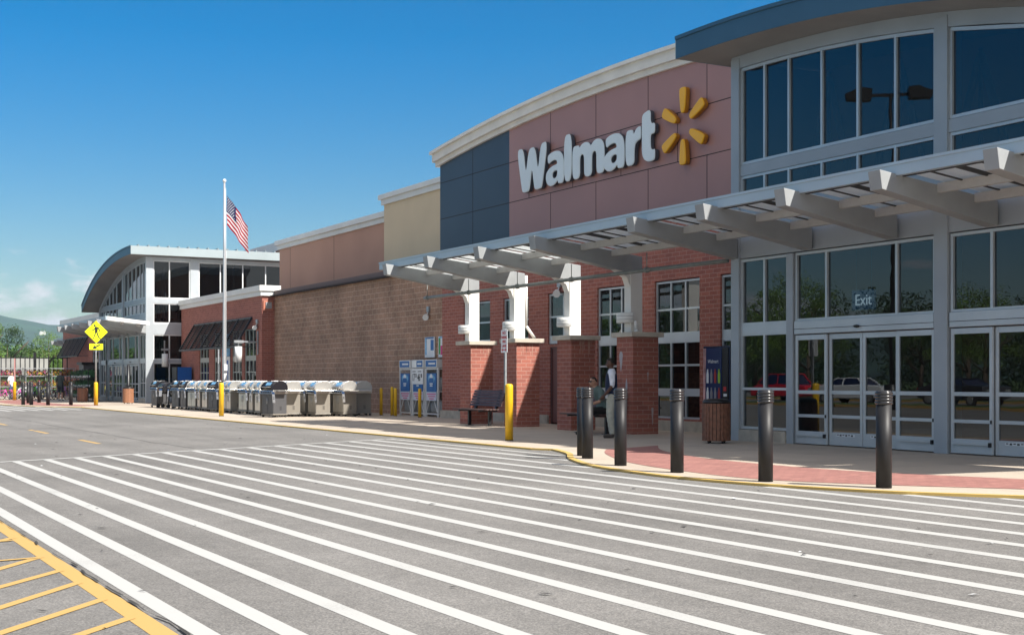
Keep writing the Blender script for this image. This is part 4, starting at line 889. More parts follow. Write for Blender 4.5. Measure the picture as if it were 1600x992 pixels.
# ------------------------------------------------------------------ grills
def grill(kind):
    t = thing('grill', 'x', 'barbecue grill', (0,0,.06), 0, 'barbecue grills lined up for sale')
    body = [m_steelw, m_char, m_enam][kind]; lid = [m_chrome, m_enam, m_enam][kind]
    if kind < 2:     # cart grill: doors face -X
        mb = MB(); mb.box(-.26,.26,-.36,.36,.12,.80); mb.build('cabinet', body, t, .01)
        mb = MB()
        for y in (-.355, .005): mb.box(-.272,-.262,y+.01,y+.345,.16,.74)
        mb.build('cabinet_doors', m_steel if kind == 0 else m_char, t, .004)
        mb = MB()
        for y in (-.04,.04): mb.cyl((-.29,y,.45),(-.29,y,.68),.009,n=6)
        mb.build('door_handles', m_gal, t)
        mb = MB(); mb.box(-.30,.28,-.40,.40,.08,.12); mb.build('base_tray', m_steelw, t, .008)
        mb = MB(); mb.prism([(-.34,.80),(.28,.80),(.28,.92),(-.28,.92)], 'y', -.39, .39); cp = mb.build('control_panel', m_steel, t, .006)
        mb = MB()
        for y in (-.28,-.14,0,.14,.28): mb.cyl((-.315,y,.855),(-.35,y,.848),.026,n=10)
        mb.build('knobs', m_black, cp)
        mb = MB()
        for y0, y1 in ((-.78,-.40),(.40,.78)):
            mb = MB(); mb.box(-.24,.22,y0,y1,.87,.905) if kind == 0 else mb.box(-.2,.2,y0+.2 if y0<0 else y0,y1 if y0<0 else y1-.2,.87,.905); mb.build('side_shelf', m_steel if kind == 0 else m_char, t, .006)
        # lid: curved shell, hinge at the back
        prof = [(-.30,.925),(-.31,1.0),(-.27,1.10),(-.18,1.185),(-.05,1.225),(.10,1.22),(.22,1.16),(.275,1.05),(.28,.925)]
        mb = MB(); mb.prism(prof, 'y', -.35, .35, True); mb.build('lid', [lid, lid], t)
        mb = MB(); pe = [(x*1.05, .92+(z-.92)*1.04) for x, z in prof]
        mb.prism(pe, 'y', -.385, -.345); mb.prism(pe, 'y', .345, .385); mb.build('lid_end', [M('cast_lid_end',(.42,.41,.39),.35,metal=.4,vary=.08), m_enam][kind], t, .012)
        mb = MB(); mb.cyl((-.345,-.26,1.03),(-.345,.26,1.03),.014,n=8); mb.box(-.345,-.30,-.26,-.24,1.02,1.04); mb.box(-.345,-.30,.24,.26,1.02,1.04); mb.build('lid_handle', m_steel, t)
        mb = MB(); mb.add([(-.285,-.2,1.09),(-.285,.12,1.09),(-.20,.12,1.187),(-.20,-.2,1.187)], [(0,1,2,3)]); mb.build('lid_sticker', m_bluel, t)
        mb = MB()
        for i in range(4): mb.box(-.02,.06,-.363,-.361,.25+i*.035,.262+i*.035)
        mb.build('side_vents', m_enam, t)
        mb = MB()
        for x in (-.24,.22):
            for y in (-.34,.34): mb = MB(); mb.cyl((x,y-.015,.04),(x,y+.015,.04),.04,n=10); mb.box(x-.01,x+.01,y-.02,y+.02,.05,.1); mb.build('caster', m_rub, t)
        mb = MB(); mb.add([(-.37,-.62,.86),(-.37,-.45,.86),(-.34,-.45,.50),(-.34,-.62,.50)], [(0,1,2,3)]); mb.mi = 1; mb.add([(-.372,-.62,.86),(-.372,-.45,.86),(-.366,-.45,.79),(-.366,-.62,.79)], [(0,1,2,3)]); mb.mi = 2
        for q in range(3): mb.add([(-.358+q*.003-.002,-.59,.74-q*.05),(-.358+q*.003-.002,-.48,.74-q*.05),(-.355+q*.003-.002,-.48,.72-q*.05),(-.355+q*.003-.002,-.59,.72-q*.05)], [(0,1,2,3)])
        mb.build('price_tag', [m_tag, m_blue, m_signb], t)
    else:            # open-legged barrel grill
        mb = MB()
        for x in (-.2,.2):
            for y in (-.33,.33): mb.cyl((x*1.25,y,.0 if y < 0 else .06),(x,y,.72),.018,n=6)
        mb.bar((-.2,-.33,.25),(.2,-.33,.25),.02,.02); mb.build('legs', m_enam, t)
        mb = MB(); mb.box(-.2,.2,-.33,.33,.22,.245); mb.build('lower_shelf', m_enam, t)
        lo = [(.30*math.cos(a), .86+.24*math.sin(a)) for a in [math.pi+math.pi*i/10 for i in range(11)]]
        hi = [(.30*math.cos(a), .87+.28*math.sin(a)) for a in [math.pi*i/10 for i in range(11)]]
        mb = MB(); mb.prism(lo, 'y', -.38, .38, True); mb.build('firebox', m_enam, t)
        mb = MB(); mb.prism(hi, 'y', -.38, .38, True); mb.build('lid', m_enam, t)
        mb = MB(); mb.box(-.22,.22,-.74,-.39,.84,.87); mb.build('side_shelf', m_char, t)
        mb = MB(); mb.cyl((0,.35,.09),(0,.39,.09),.09,n=14); mb.cyl((-.25,.35,.09),(-.25,.39,.09),.09,n=14); mb.build('wheels', m_rub, t)
        mb = MB(); mb.cyl((-.33,-.2,.95),(-.33,.2,.95),.012,n=6); mb.build('lid_handle', m_steel, t)
        mb = MB(); mb.add([(-.33,-.15,.86),(-.33,.12,.86),(-.36,.12,.52),(-.36,-.15,.52)], [(0,1,2,3)]); mb.mi = 1; mb.add([(-.334,-.15,.86),(-.334,.12,.86),(-.34,.12,.79),(-.34,-.15,.79)], [(0,1,2,3)]); mb.build('price_tag', [m_tag, m_blue], t)
    return t
protos = [grill(0), grill(1), grill(2)]; used = [False]*3
ordn = ['first','second','third','fourth','fifth','sixth','seventh','eighth','ninth','tenth','eleventh','twelfth','thirteenth','fourteenth','fifteenth','sixteenth','seventeenth']
kn = ['stainless grill with polished lid', 'charcoal cabinet grill, black lid', 'open-legged black barrel grill']
rown = ['kerbside row', 'second row', 'third row', 'rear row']
random.seed(21)
gp = []
for r_, (x0, cnt) in enumerate([(15.45,16),(16.35,14),(17.2,12),(18.2,4)]):
    for j in range(cnt):
        y = (42.75 if r_ else 43.4)+j*1.16+random.uniform(-.06,.06)
        if r_ == 3: y += .6
        k = 0 if (j < 11 and random.random() < .68) or j < 3 else (1 if j < 12 or random.random() < .3 else 2)
        gp.append((x0+random.uniform(-.08,.08), y, random.uniform(-.24,.24), k, f'{ordn[j]} from the right in the {rown[r_]}, {kn[k]}'))
gp.append((14.75, 42.85, R(12), 1, 'grill with flat blue-tinted lid standing out from the kerbside row, charcoal side'))
for x, y, rz, k, l in gp:
    if not used[k]: o = protos[k]; used[k] = True; o.location = (x, y, .06); o.rotation_euler = (0,0,rz); o['label'] = l
    else: dup(protos[k], (x, y, .06), rz, l)

# ------------------------------------------------------------------ gas cylinder cages with posters
def cage(y, label, price=False):
    t = thing('gas_cage', label, 'storage cage', (19.55, y, .06), 0, 'gas cylinder exchange cages'); wd = .98
    mb = MB()
    for x in (0,.48):
        for yy in (0, wd-.05): mb.box(x,x+.05,yy,yy+.05,0,1.68)
    for z in (.08,1.18+.45,.85):
        mb.box(.001,.051,.05,wd-.05,z,z+.04); mb.box(.479,.529,.05,wd-.05,z,z+.04); mb.box(.05,.48,.001,.049,z,z+.04); mb.box(.05,.48,wd-.049,wd-.001,z,z+.04)
    mb.build('frame', m_whitep, t)
    mb = MB()
    for k in range(1,19):
        yy = wd*k/19; mb.box(.02,.026,yy-.003,yy+.003,.12,1.62)
    for k in range(1,9): z = .12+k*.17; mb.box(.018,.024,.05,wd-.05,z-.003,z+.003); mb.box(.08,.45,.02,.026,z-.003,z+.003)
    mb.build('mesh', m_gal, t)
    mb = MB(); mb.box(.002,.012,.05,.95,.08,.12); mb.bar((.01,.06,.14),(.01,.35,.62),.02,.02); mb.bar((.01,wd-.06,.14),(.01,wd-.35,.62),.02,.02); mb.build('brace', m_whitep, t)
    mb = MB()
    for yy in (.22,.49,.76):
        for z in (.14,.92): mb.rev([(.12,0),(.15,.05),(.155,.3),(.10,.40),(.05,.44)], (.27,yy,z), 12)
    mb.build('cylinders', M('cylinder_grey',(.42,.44,.46),.5), t)
    mb = MB(); mb.box(-.012,-.002,.1,wd-.1,.86,1.5); p = mb.build('poster', m_blue, t)
    mb = MB(); mb.prism([(wd/2+a, 1.14+b) for a, b in chaikin([(-.3,.2),(-.17,.3),(0,.33),(.17,.3),(.3,.2),(.14,-.02),(0,-.06),(-.14,-.02)],1)], 'x', -.0155, -.0125); mb.build('poster_glow', m_bluel, p)
    mb = MB(); mb.prism([(wd/2+a*.9, 1.12+b) for a, b in chaikin([(-.2,.16),(-.12,.22),(.12,.22),(.2,.16),(.18,-.1),(.1,-.2),(-.1,-.2),(-.18,-.1)],1)], 'x', -.019, -.016); mb.build('cylinder_picture', m_blue, p)
    mb = MB(); mb.prism([(wd/2+a, 1.38+b) for a, b in [(-.13,-.04),(-.08,.06),(-.04,.09),(.04,.09),(.08,.06),(.13,-.04)]], 'x', -.0225, -.0195); mb.build('cylinder_collar', m_tag, p)
    mb = MB(); mb.box(-.0225,-.0195,wd/2-.12,wd/2+.12,1.12,1.16); mb.box(-.0225,-.0195,wd/2-.1,wd/2+.1,1.05,1.09); mb.build('poster_print', m_tag, p)
    mb = MB(); mb.box(-.012,-.002,.1,wd-.1,.56,.85); q = mb.build('notice', M('notice_paper',(.6,.62,.72),.7), t)
    mb = MB()
    for i, (a, b) in enumerate([(.15,.83),(.2,.75),(.3,.65)]): mb.box(-.0155,-.0125,a,b,.77-i*.08,.80-i*.08)
    mb.build('notice_print', m_pink2, q)
    mb = MB(); mb.box(-.03,.3,.04,wd-.04,1.69,1.97); h = mb.build('header_box', m_whitep, t, .01)
    mb = MB(); mb.box(-.034,-.031,.08,wd-.08 if not price else wd-.42,1.72,1.94); mb.build('header_print', m_blue, h)
    mb = MB(); mb.box(-.038,-.035,.16,wd-.3 if not price else wd-.5,1.80,1.86); mb.build('header_lettering', m_tag, h)
    if price:
        mb = MB(); mb.box(-.035,-.024,.02,.96,1.12,1.66); pb = mb.build('price_board', m_tag, t)
        for tx, yy, z, sz_, sx in [('17',.80,1.24,.36,.62),('73',.60,1.36,.17,.7),('46',.36,1.24,.36,.62),('83',.15,1.36,.17,.7)]:
            textmesh(tx, sz_, m_signb, 'price_digits', pb, FACE_MX(-.037, yy, z), extrude=.002, offset=.006, sx=sx)
        mb = MB(); mb.box(-.039,-.036,.62,.88,1.55,1.58); mb.box(-.039,-.036,.16,.44,1.55,1.58); mb.build('board_print', m_char, pb)
    return t
cage(42.15, 'left-hand gas cage behind a guard post with blue poster, no price board')
cage(41.07, 'middle gas cage with the large black price digits', True)
cage(39.98, 'right-hand gas cage with the blue poster next to the brick wall')
for y, l, mm in [(41.25, 'left wall poster above the cages with pale print and price', m_bluel), (40.15, 'right wall poster above the cages with green and red picture', m_greenp)]:
    t = thing('wall_poster', l, 'poster', (20.03, y, 2.12), 0, 'posters above the gas cages')
    mb = MB(); mb.box(0,.04,0,.78,0,.72); p = mb.build('board', m_tag, t)
    mb = MB(); mb.box(-.004,-.001,.05,.30,.25,.62); mb.mi = 1; mb.box(-.004,-.001,.38,.6,.08,.4); mb.mi = 2; mb.box(-.004,-.001,.62,.74,.1,.66); mb.mi = 0; mb.box(-.004,-.001,.05,.74,.66,.71)
    mb.build('picture', [m_blue if mm is m_bluel else m_bluel, m_pink2 if mm is m_greenp else m_tag, mm, ], p)

# ------------------------------------------------------------------ benches
def bench(y, label):
    t = thing('bench', label, 'bench', (17.0, y, .06), 0, 'slatted benches outside the store'); L = .92
    mb = MB()
    for i in range(5): x = -.40+i*.105; mb.box(x, x+.085, -L, L, .44-.0*i, .475)
    mb.build('seat', m_bench, t, .008)
    mb = MB()
    for i in range(6):
        z = .55+i*.075; x = .15+i*.028; mb.loft([(x,-L,z),(x+.035,-L,z-.005),(x+.055,-L,z+.055),(x+.02,-L,z+.06)], [(x,L,z),(x+.035,L,z-.005),(x+.055,L,z+.055),(x+.02,L,z+.06)])
    mb.build('backrest', m_bench, t)
    for yy in (-.6,.6):
        mb = MB(); mb.box(-.06,.02,yy-.04,yy+.04,0,.43); mb.box(-.36,.14,yy-.03,yy+.03,.40,.438); mb.loft([(.12,yy-.03,.40),(.2,yy-.03,.40),(.36,yy-.03,1.0),(.32,yy-.03,1.0)], [(.12,yy+.03,.40),(.2,yy+.03,.40),(.36,yy+.03,1.0),(.32,yy+.03,1.0)]); mb.box(-.12,.08,yy-.07,yy+.07,0,.012)
        mb.build('leg', m_black, t)
    return t
bench(32.1, 'empty dark slatted bench in front of the sunlit brick piers')
bench(26.3, 'dark slatted bench with a man sitting on it')

# ------------------------------------------------------------------ litter bins
def bin_(p, mat, label, ash=False):
    t = thing('litter_bin', label, 'litter bin', (p[0], p[1], .06), 0, 'slatted litter bins'); n = 24
    mb = MB(); mb.rev([(.24,.05),(.26,.06),(.26,.80),(0,.80)], n=24); mb.build('liner', m_black, t)
    mb = MB()
    for k in range(n):
        a = 2*math.pi*k/n; c, s_ = math.cos(a), math.sin(a); q = []
        for dr, dt in ((.265,-.031),(.285,-.031),(.285,.031),(.265,.031)): q.append((dr*c-dt*s_, dr*s_+dt*c))
        mb.prism(q, 'z', .055, .80)
    mb.build('slats', mat, t)
    mb = MB(); mb.rev([(.27,.80),(.285,.83),(.25,.88),(.12,.90),(0,.90)], n=24); mb.build('lid', m_black, t)
    mb = MB()
    for a in (0,1.57,3.14,4.71): mb.cyl((.2*math.cos(a),.2*math.sin(a),0),(.2*math.cos(a),.2*math.sin(a),.055),.025,n=8)
    mb.build('feet', m_black, t)
    if ash: mb = MB(); mb.rev([(.16,.88),(.09,1.0),(.085,2.05),(0,2.07)], n=14); mb.build('ashtray_post', m_black, t)
    return t
bin_((16.5,20.97), m_wood, 'brown slatted litter bin in front of the soft drink machine')
bin_((16.2,70.6), m_wood2, 'sunlit orange-brown slatted litter bin with a black ash post at the far entrance', True)
bin_((14.9,76.0), m_wood, 'shaded slatted litter bin beside the far plant rack')

# ------------------------------------------------------------------ vending machines
t = thing('vending_machine', 'dark navy soft drink machine behind the slatted litter bin', 'vending machine', (18.72, 23.30, .06))
mb = MB(); mb.box(0,.75,0,.98,.02,2.05); mb.build('cabinet', m_vnavy, t, .015)
mb = MB(); mb.box(-.02,-.001,.28,.94,.45,2.0); fp_ = mb.build('front_panel', m_vblue, t, .006)
mb = MB(); mb.box(-.02,-.001,.04,.26,.2,2.0); mb.build('coin_panel', m_black, t, .006)
mb = MB(); mb.add([(-.022,.88,.5),(-.022,.95,.5),(-.022,.95,2.0),(-.022,.84,2.0)], [(0,1,2,3)]); mb.build('side_graphic', M('drink_graphic',(.5,.3,.3),.4,vary=.5,scale=5), t)
textmesh('Walmart', .12, m_tag, 'lettering', t, FACE_MX(-.024, .58, 1.66), extrude=.001, sx=.9)
mb = MB(); cols_ = [M('bt_red',(.35,.04,.04),.3), M('bt_grey',(.25,.25,.28),.3), M('bt_green',(.3,.5,.05),.3), m_tag]
for r_ in range(2):
    for c_ in range(4):
        y = .36+c_*.14; z = .78+r_*.42; mb.mi = [0,1,1,3,2,0,1,3][r_*4+c_]
        mb.prism([(y+a,z+b) for a,b in [(-.035,0),(.035,0),(.04,.2),(.02,.27),(.015,.32),(-.015,.32),(-.02,.27),(-.04,.2)]], 'x', -.03, -.021)
mb.build('drink_buttons', cols_, t)
mb = MB(); mb.box(-.025,-.02,.08,.22,1.0,1.35); mb.mi = 1; mb.box(-.027,-.021,.1,.2,1.02,1.12); mb.mi = 2; mb.box(-.027,-.021,.08,.2,.9,.96); mb.build('coin_slot', [m_black, m_red, m_tag], t)
t = thing('vending_machine', 'glass-fronted snack machine beside the far side windows, bright packets inside', 'vending machine', (18.95, 71.35, .06), 0, 'vending machines at the far entrance')
mb = MB(); mb.box(0,.9,0,.8,.0,1.95); mb.build('cabinet', m_black, t, .01)
mb = MB(); random.seed(4)
for r_ in range(6):
    for c_ in range(6): mb.mi = random.randrange(4); mb.box(.08+c_*.12,.17+c_*.12,-.012,-.002,.5+r_*.23,.66+r_*.23)
mb.build('packets', [m_bluel, m_tag, m_red, M('pk_y',(.5,.4,.1),.5)], t)
t = thing('vending_machine', 'drinks machine with bright blue side panel by the far brick wing', 'vending machine', (18.55, 69.75, .06), 0, 'vending machines at the far entrance')
mb = MB(); mb.box(0,.06,.0,.95,.0,1.95); mb.build('front', m_black, t, .01)
mb = MB(); mb.box(.06,.82,.0,.95,.0,1.95); mb.build('side_panel', m_brite, t, .01)

# ------------------------------------------------------------------ louvred awnings
def awning(y0, y1, zt_, zb, out, label, x=B, bays=5):
    t = thing('louvre_awning', label, 'awning', (x, y0, zb), 0, 'black louvred awnings'); H = zt_-zb
    fr = MB(); n = bays
    for k in range(n+1):
        y = (y1-y0)*k/n; fr.bar((-.04,y,H),(-out,y,0),.07,.09); 
    fr.bar((-.04,0,H),(-.04,y1-y0,H),.08,.08); fr.bar((-out,0,0),(-out,y1-y0,0),.09,.09)
    fr.build('frame', M('awning_metal',(.035,.036,.04),.4,metal=.4), t)
    for k in range(n+1):
        pass
    lv = MB(); m_ = 14
    for k in range(n):
        ya, yb = (y1-y0)*k/n+.05, (y1-y0)*(k+1)/n-.05
        for j in range(1, m_):
            f = j/m_; c = Vector((-.04-(out-.04)*f, 0, H*(1-f))); lv.loft([(c.x-.03,ya,c.z+.03),(c.x+.02,ya,c.z-.03),(c.x+.03,ya,c.z-.026),(c.x-.02,ya,c.z+.034)], [(c.x-.03,yb,c.z+.03),(c.x+.02,yb,c.z-.03),(c.x+.03,yb,c.z-.026),(c.x-.02,yb,c.z+.034)])
        ym = (ya+yb)/2; lv.bar((-.05,ym,H),(-out,ym,0),.04,.05)
    lv.build('louvres', M('louvre_metal',(.05,.05,.055),.45,metal=.3), t)
    br_ = MB()
    for y in (0, y1-y0): br_.bar((-.02,y,.02),(-out,y,.0),.04,.04)
    br_.build('bracket', M('bracket_metal',(.06,.06,.06),.5), t)
awning(59.8, 69.5, 4.26, 2.88, .85, 'black louvred awning over the windows behind the flagpole')
awning(97.4, 105.3, 4.44, 3.05, .75, 'black louvred awning at the far left beyond the arched entrance')
# wall lamps and hanging lanterns
def spot(p, label, rz=0):
    t = thing('wall_spotlight', label, 'light', p, rz, 'wall floodlights')
    mb = MB(); mb.box(-.08,0,-.09,.09,0,.2); mb.build('box', m_gal, t, .01); mb = MB(); mb.tube([(-.04,0,0),(-.1,0,-.1)],.02); mb.cyl((-.05,.12,-.14),(-.2,-.1,-.2),.09,.11); mb.build('head', m_lamp, t)
spot((20.1,41.8,3.73), 'white floodlight on the brown block wall above the gas cages')
spot((19.5,59.0,3.95), 'white floodlight on the far brick wing beside the awning')
spot((19.5,37.4,4.05), 'small dark emergency floodlight above the farthest brick wing window')
spot((19.5,31.9,3.98), 'small dark emergency floodlight above the maroon service door')
def lantern(p, ln, label):
    t = thing('hanging_lantern', label, 'lamp', p, 0, 'white cylinder lanterns')
    mb = MB(); mb.rev([(0,0),(.17,0),(.17,.72),(0,.72)], (-ln,0,-.95)); mb.build('shade', m_lamp, t)
    mb = MB(); mb.box(-ln-.02,0,-.03,.03,-.03,.03); mb.box(-ln-.2,-ln+.25,-.04,.04,-.06,.06); mb.cyl((-ln,0,-.25),(-ln,0,0),.015); mb.box(-.05,-.0,-.05,.05,-.6,.5); mb.build('bracket', m_gal, t)
lantern((19.48,58.9,3.1), .95, 'white cylinder lantern on a bracket right of the far awning')
lantern((19.48,85.4,2.95), 1.2, 'white cylinder lantern on the wall beyond the far doors')
lantern((18.6,72.35,3.0), .0, 'white cylinder lantern at the corner of the far side windows')
t = thing('utility_box', 'small grey electrical box low on the brown block wall', 'box', (20.08, 43.55, 1.05))
mb = MB(); mb.box(-.09,0,0,.3,0,.5); mb.build('case', m_gal, t, .01); mb = MB(); mb.cyl((-.05,.15,-.9),(-.05,.15,0),.02); mb.build('conduit', m_gal, t)
t = thing('wall_vent', 'square vent over an orange patch coloured as sunlit brick, high on the brick wing end', 'vent', (19.75, 58.38, 4.75))
mb = MB(); mb.box(-.2,.25,-.05,0,-.2,.25); mb.build('frame', M('sunlit_brick_patch',(.45,.16,.1),.6), t); mb = MB(); mb.box(-.1,.18,-.09,-.05,-.12,.18); mb.build('hood', m_gal, t)  # orange panel behind the hood paints the sunlit part of the brick
t = thing('window_poster', 'tall blue and white poster with a blue door panel under the far awning', 'poster', (19.47, 63.2, .5))
mb = MB(); mb.box(-.03,0,0,1.25,2.0,3.1); mb.mi = 1; mb.box(-.02,0,0,1.25,0,1.98); mb.mi = 2; mb.box(-.03,-.02,.25,.95,.2,1.8); mb.mi = 0; mb.build('panel', [m_bluel, m_whitep, m_brite], t)

# ------------------------------------------------------------------ people
def ellip(c, r, rot=None, n=12, m=9):
    vs = []; fs = []
    for j in range(m+1):
        p = math.pi*j/m
        for i in range(n):
            a = 2*math.pi*i/n; v = Vector((r[0]*math.sin(p)*math.cos(a), r[1]*math.sin(p)*math.sin(a), r[2]*math.cos(p)))
            if rot: v = rot @ v
            vs.append(Vector(c)+v)
    for j in range(m):
        for i in range(n): fs.append((j*n+i, j*n+(i+1)%n, (j+1)*n+(i+1)%n, (j+1)*n+i))
    return vs, fs
def person(loc, rz, label, J, seg, mats, scale=1, bag=None, hair=None, sun=False, headyaw=0):
    """J: joint -> (pos, radius). seg: (a, b, garment). figure faces +Y, its right hand is on +X."""
    t = thing('person', label, 'person', loc, rz)
    names = list(J); idx = {n: i for i, n in enumerate(names)}
    me = bpy.data.meshes.new('sk'); me.from_pydata([J[n][0] for n in names], [(idx[a], idx[b]) for a, b, g in seg], [])
    ob = bpy.data.objects.new('sk', me); COL.objects.link(ob)
    ob.modifiers.new('s', 'SKIN'); sl = me.skin_vertices[0]
    for n in names:
        r = J[n][1]; r = r if isinstance(r, tuple) else (r, r); sl.data[idx[n]].radius = r; sl.data[idx[n]].use_root = (n == 'pelvis')
    s2 = ob.modifiers.new('u', 'SUBSURF'); s2.levels = 2; s2.render_levels = 2
    dg = bpy.context.evaluated_depsgraph_get(); dg.update(); bme = bpy.data.meshes.new_from_object(ob.evaluated_get(dg)); bpy.data.objects.remove(ob)
    V = [v.co.copy() for v in bme.vertices]; Nn = [v.normal.copy() for v in bme.vertices]; F = [list(p.vertices) for p in bme.polygons]
    def near(c):
        best = (9e9, None)
        for a, b, g in seg:
            A = Vector(J[a][0]); Bv = Vector(J[b][0]); ab = Bv-A; k = max(0, min(1, (c-A).dot(ab)/max(ab.length_squared, 1e-9)))
            ra = J[a][1] if not isinstance(J[a][1], tuple) else J[a][1][0]; rb = J[b][1] if not isinstance(J[b][1], tuple) else J[b][1][0]
            d = (c-(A+ab*k)).length-(ra*(1-k)+rb*k)
            if d < best[0]: best = (d, g)
        return best[1]
    tags = [near(sum((V[i] for i in f), Vector())/len(f)) for f in F]
    mb = MB(); mb.add(V, F, True)
    # head
    hc = Vector(J['head'][0]); rot = Matrix.Rotation(R(headyaw), 3, 'Z')
    vs, fs = ellip((0,0,0), (.074,.092,.115), n=18, m=14)
    out = []
    for v in vs:
        v = v.copy()
        if v.z < -.02: v.x *= 1-(-v.z-.02)*2.2; v.y = v.y*(1-(-v.z-.02)*1.4)+ (.012 if v.y > 0 else 0)
        if abs(v.x) < .02 and v.y > .06 and -.035 < v.z < .01: v.y += .020*(1-abs(v.x)/.02)
        if .012 < abs(v.x) < .05 and v.y > .05 and .0 < v.z < .03: v.y -= .008
        if abs(v.x) < .03 and v.y > .06 and -.065 < v.z < -.045: v.y += .005
        out.append(hc+rot@v)
    mb.add(out, fs, True)
    for sx in (-1,1):
        a, b = ellip((0,0,0), (.012,.02,.032), n=8, m=6); mb.add([hc+rot@(v+Vector((sx*.076,-.005,-.005))) for v in a], b, True)
    mb.mi = 1
    for sx in (-1,1):
        a, b = ellip((0,0,0), (.012,.006,.006), n=8, m=6); mb.add([hc+rot@(v+Vector((sx*.03,.083,.008))) for v in a], b, True)
    mb.mi = 0
    # hands: palm, four fingers, thumb
    for sd_, el, wr in (('R','elbowR','wristR'),('L','elbowL','wristL')):
        wv = Vector(J[wr][0]); d = (wv-Vector(J[el][0])).normalized(); side = Vector((1,0,0)) if abs(d.x) < .8 else Vector((0,1,0)); side = (side-d*side.dot(d)).normalized(); nrm = d.cross(side)
        pc = wv+d*.045
        a, b = ellip((0,0,0), (1,1,1), n=8, m=6); mb.add([pc+side*v.x*.016+nrm*v.y*.042+d*v.z*.05 for v in a], b, True)
        for k in range(4):
            base = pc+d*.035+nrm*(-.03+k*.02); L = [.062,.075,.07,.055][k]; mid = base+d*L*.5+side*.006*(-1 if sd_ == 'R' else 1); tip = mid+d*L*.42+side*.02*(-1 if sd_ == 'R' else 1)
            mb.cyl(base-d*.015, mid, .0095, .0085, 6); mb.cyl(mid, tip, .0085, .0065, 6)
        b0_ = pc-d*.01+nrm*.036; mb.cyl(b0_, b0_+nrm*.025+d*.035, .0105, .009, 6); mb.cyl(b0_+nrm*.025+d*.035, b0_+nrm*.026+d*.062, .009, .007, 6)
    body = mb.build('body', [mats['skin'], m_signb], t)
    th = {'shirt':.010,'vest':.022,'trousers':.016,'shorts':.02,'shoe':.012}
    for g in set(tags):
        if g in ('skin', None): continue
        used_ = sorted({i for f, tg in zip(F, tags) if tg == g or (g == 'vest' and False) for i in f}); mp_ = {i: k for k, i in enumerate(used_)}
        random.seed(5)
        m2 = MB(); m2.add([V[i]+Nn[i]*(th.get(g,.01)+(.004*math.sin(V[i].z*60+V[i].x*40) if g in ('trousers','shorts') else 0)) for i in used_], [[mp_[i] for i in f] for f, tg in zip(F, tags) if tg == g], True)
        o = m2.build({'shoe':'shoes'}.get(g, g), mats[g], t); sm = o.modifiers.new('th', 'SOLIDIFY'); sm.thickness = .006; sm.offset = -1
    if hair is not None:
        vs, fs = ellip((0,0,0), (.079,.098,.119), n=16, m=12); keep = [f for f in fs if all((vs[i].z > .045-(.0 if vs[i].y > .03 else .07)) and vs[i].y < .085-(.12-vs[i].z)*.2 for i in f)]
        m2 = MB(); m2.add([hc+rot@v for v in vs], keep, True); m2.build('hair', hair, t)
    if sun:
        m2 = MB()
        for sx in (-1,1): m2.box(hc.x+sx*.008 if sx > 0 else hc.x-.056, hc.x+.056 if sx > 0 else hc.x-.008, hc.y+.085, hc.y+.10, hc.z-.012, hc.z+.024)
        m2.box(hc.x-.078,hc.x+.078,hc.y+.078,hc.y+.086,hc.z+.008,hc.z+.018); m2.box(hc.x-.08,hc.x-.074,hc.y-.01,hc.y+.08,hc.z+.006,hc.z+.016); m2.box(hc.x+.074,hc.x+.08,hc.y-.01,hc.y+.08,hc.z+.006,hc.z+.016)
        o = m2.build('sunglasses', m_signb, t)
    t.scale = (scale,)*3
    return t
skin_d = M('skin_dark',(.10,.045,.028),.5); skin_l = M('skin_light',(.48,.26,.18),.55)
def stand(extra=None):
    J = {'pelvis':((0,-.01,.95),(.155,.115)),'waist':((0,0,1.10),(.15,.12)),'chest':((0,0,1.30),(.165,.12)),'neckb':((0,-.01,1.445),(.085,.07)),'neck':((0,.0,1.52),.055),'head':((0,.02,1.64),.05),
     'shR':((.17,-.01,1.40),.068),'elbowR':((.235,-.05,1.13),.046),'wristR':((.23,.10,.92),.030),'shL':((-.17,-.01,1.40),.068),'elbowL':((-.24,-.06,1.14),.046),'wristL':((-.22,.06,.91),.030),
     'hipR':((.09,0,.88),.10),'kneeR':((.10,.03,.50),.068),'ankR':((.10,-.02,.10),.050),'heelR':((.10,-.04,.045),.042),'toeR':((.115,.17,.035),.036),
     'hipL':((-.09,0,.88),.10),'kneeL':((-.10,.02,.50),.068),'ankL':((-.10,-.02,.10),.050),'heelL':((-.10,-.04,.045),.042),'toeL':((-.115,.17,.035),.036)}
    J.update(extra or {}); return J
def segs(top, sleeve, leg, shin):
    s_ = [('pelvis','waist',top),('waist','chest',top),('chest','neckb',top),('neckb','neck','skin'),('neck','head','skin')]
    for k in 'RL': s_ += [('neckb','sh'+k,sleeve),('sh'+k,'elbow'+k,sleeve),('elbow'+k,'wrist'+k,'skin'),('pelvis','hip'+k,leg),('hip'+k,'knee'+k,leg),('knee'+k,'ank'+k,shin),('ank'+k,'heel'+k,'shoe'),('heel'+k,'toe'+k,'shoe')]
    return s_
cl = lambda n, c: M(n, c, .85, vary=.12, scale=14, bump=.2, bscale=30)
ml = {'skin':skin_d,'vest':cl('navy_vest',(.010,.018,.055)),'shirt':cl('white_polo',(.72,.74,.82)),'trousers':cl('khaki_cloth',(.42,.42,.36)),'shoe':cl('brown_shoe',(.06,.05,.045))}
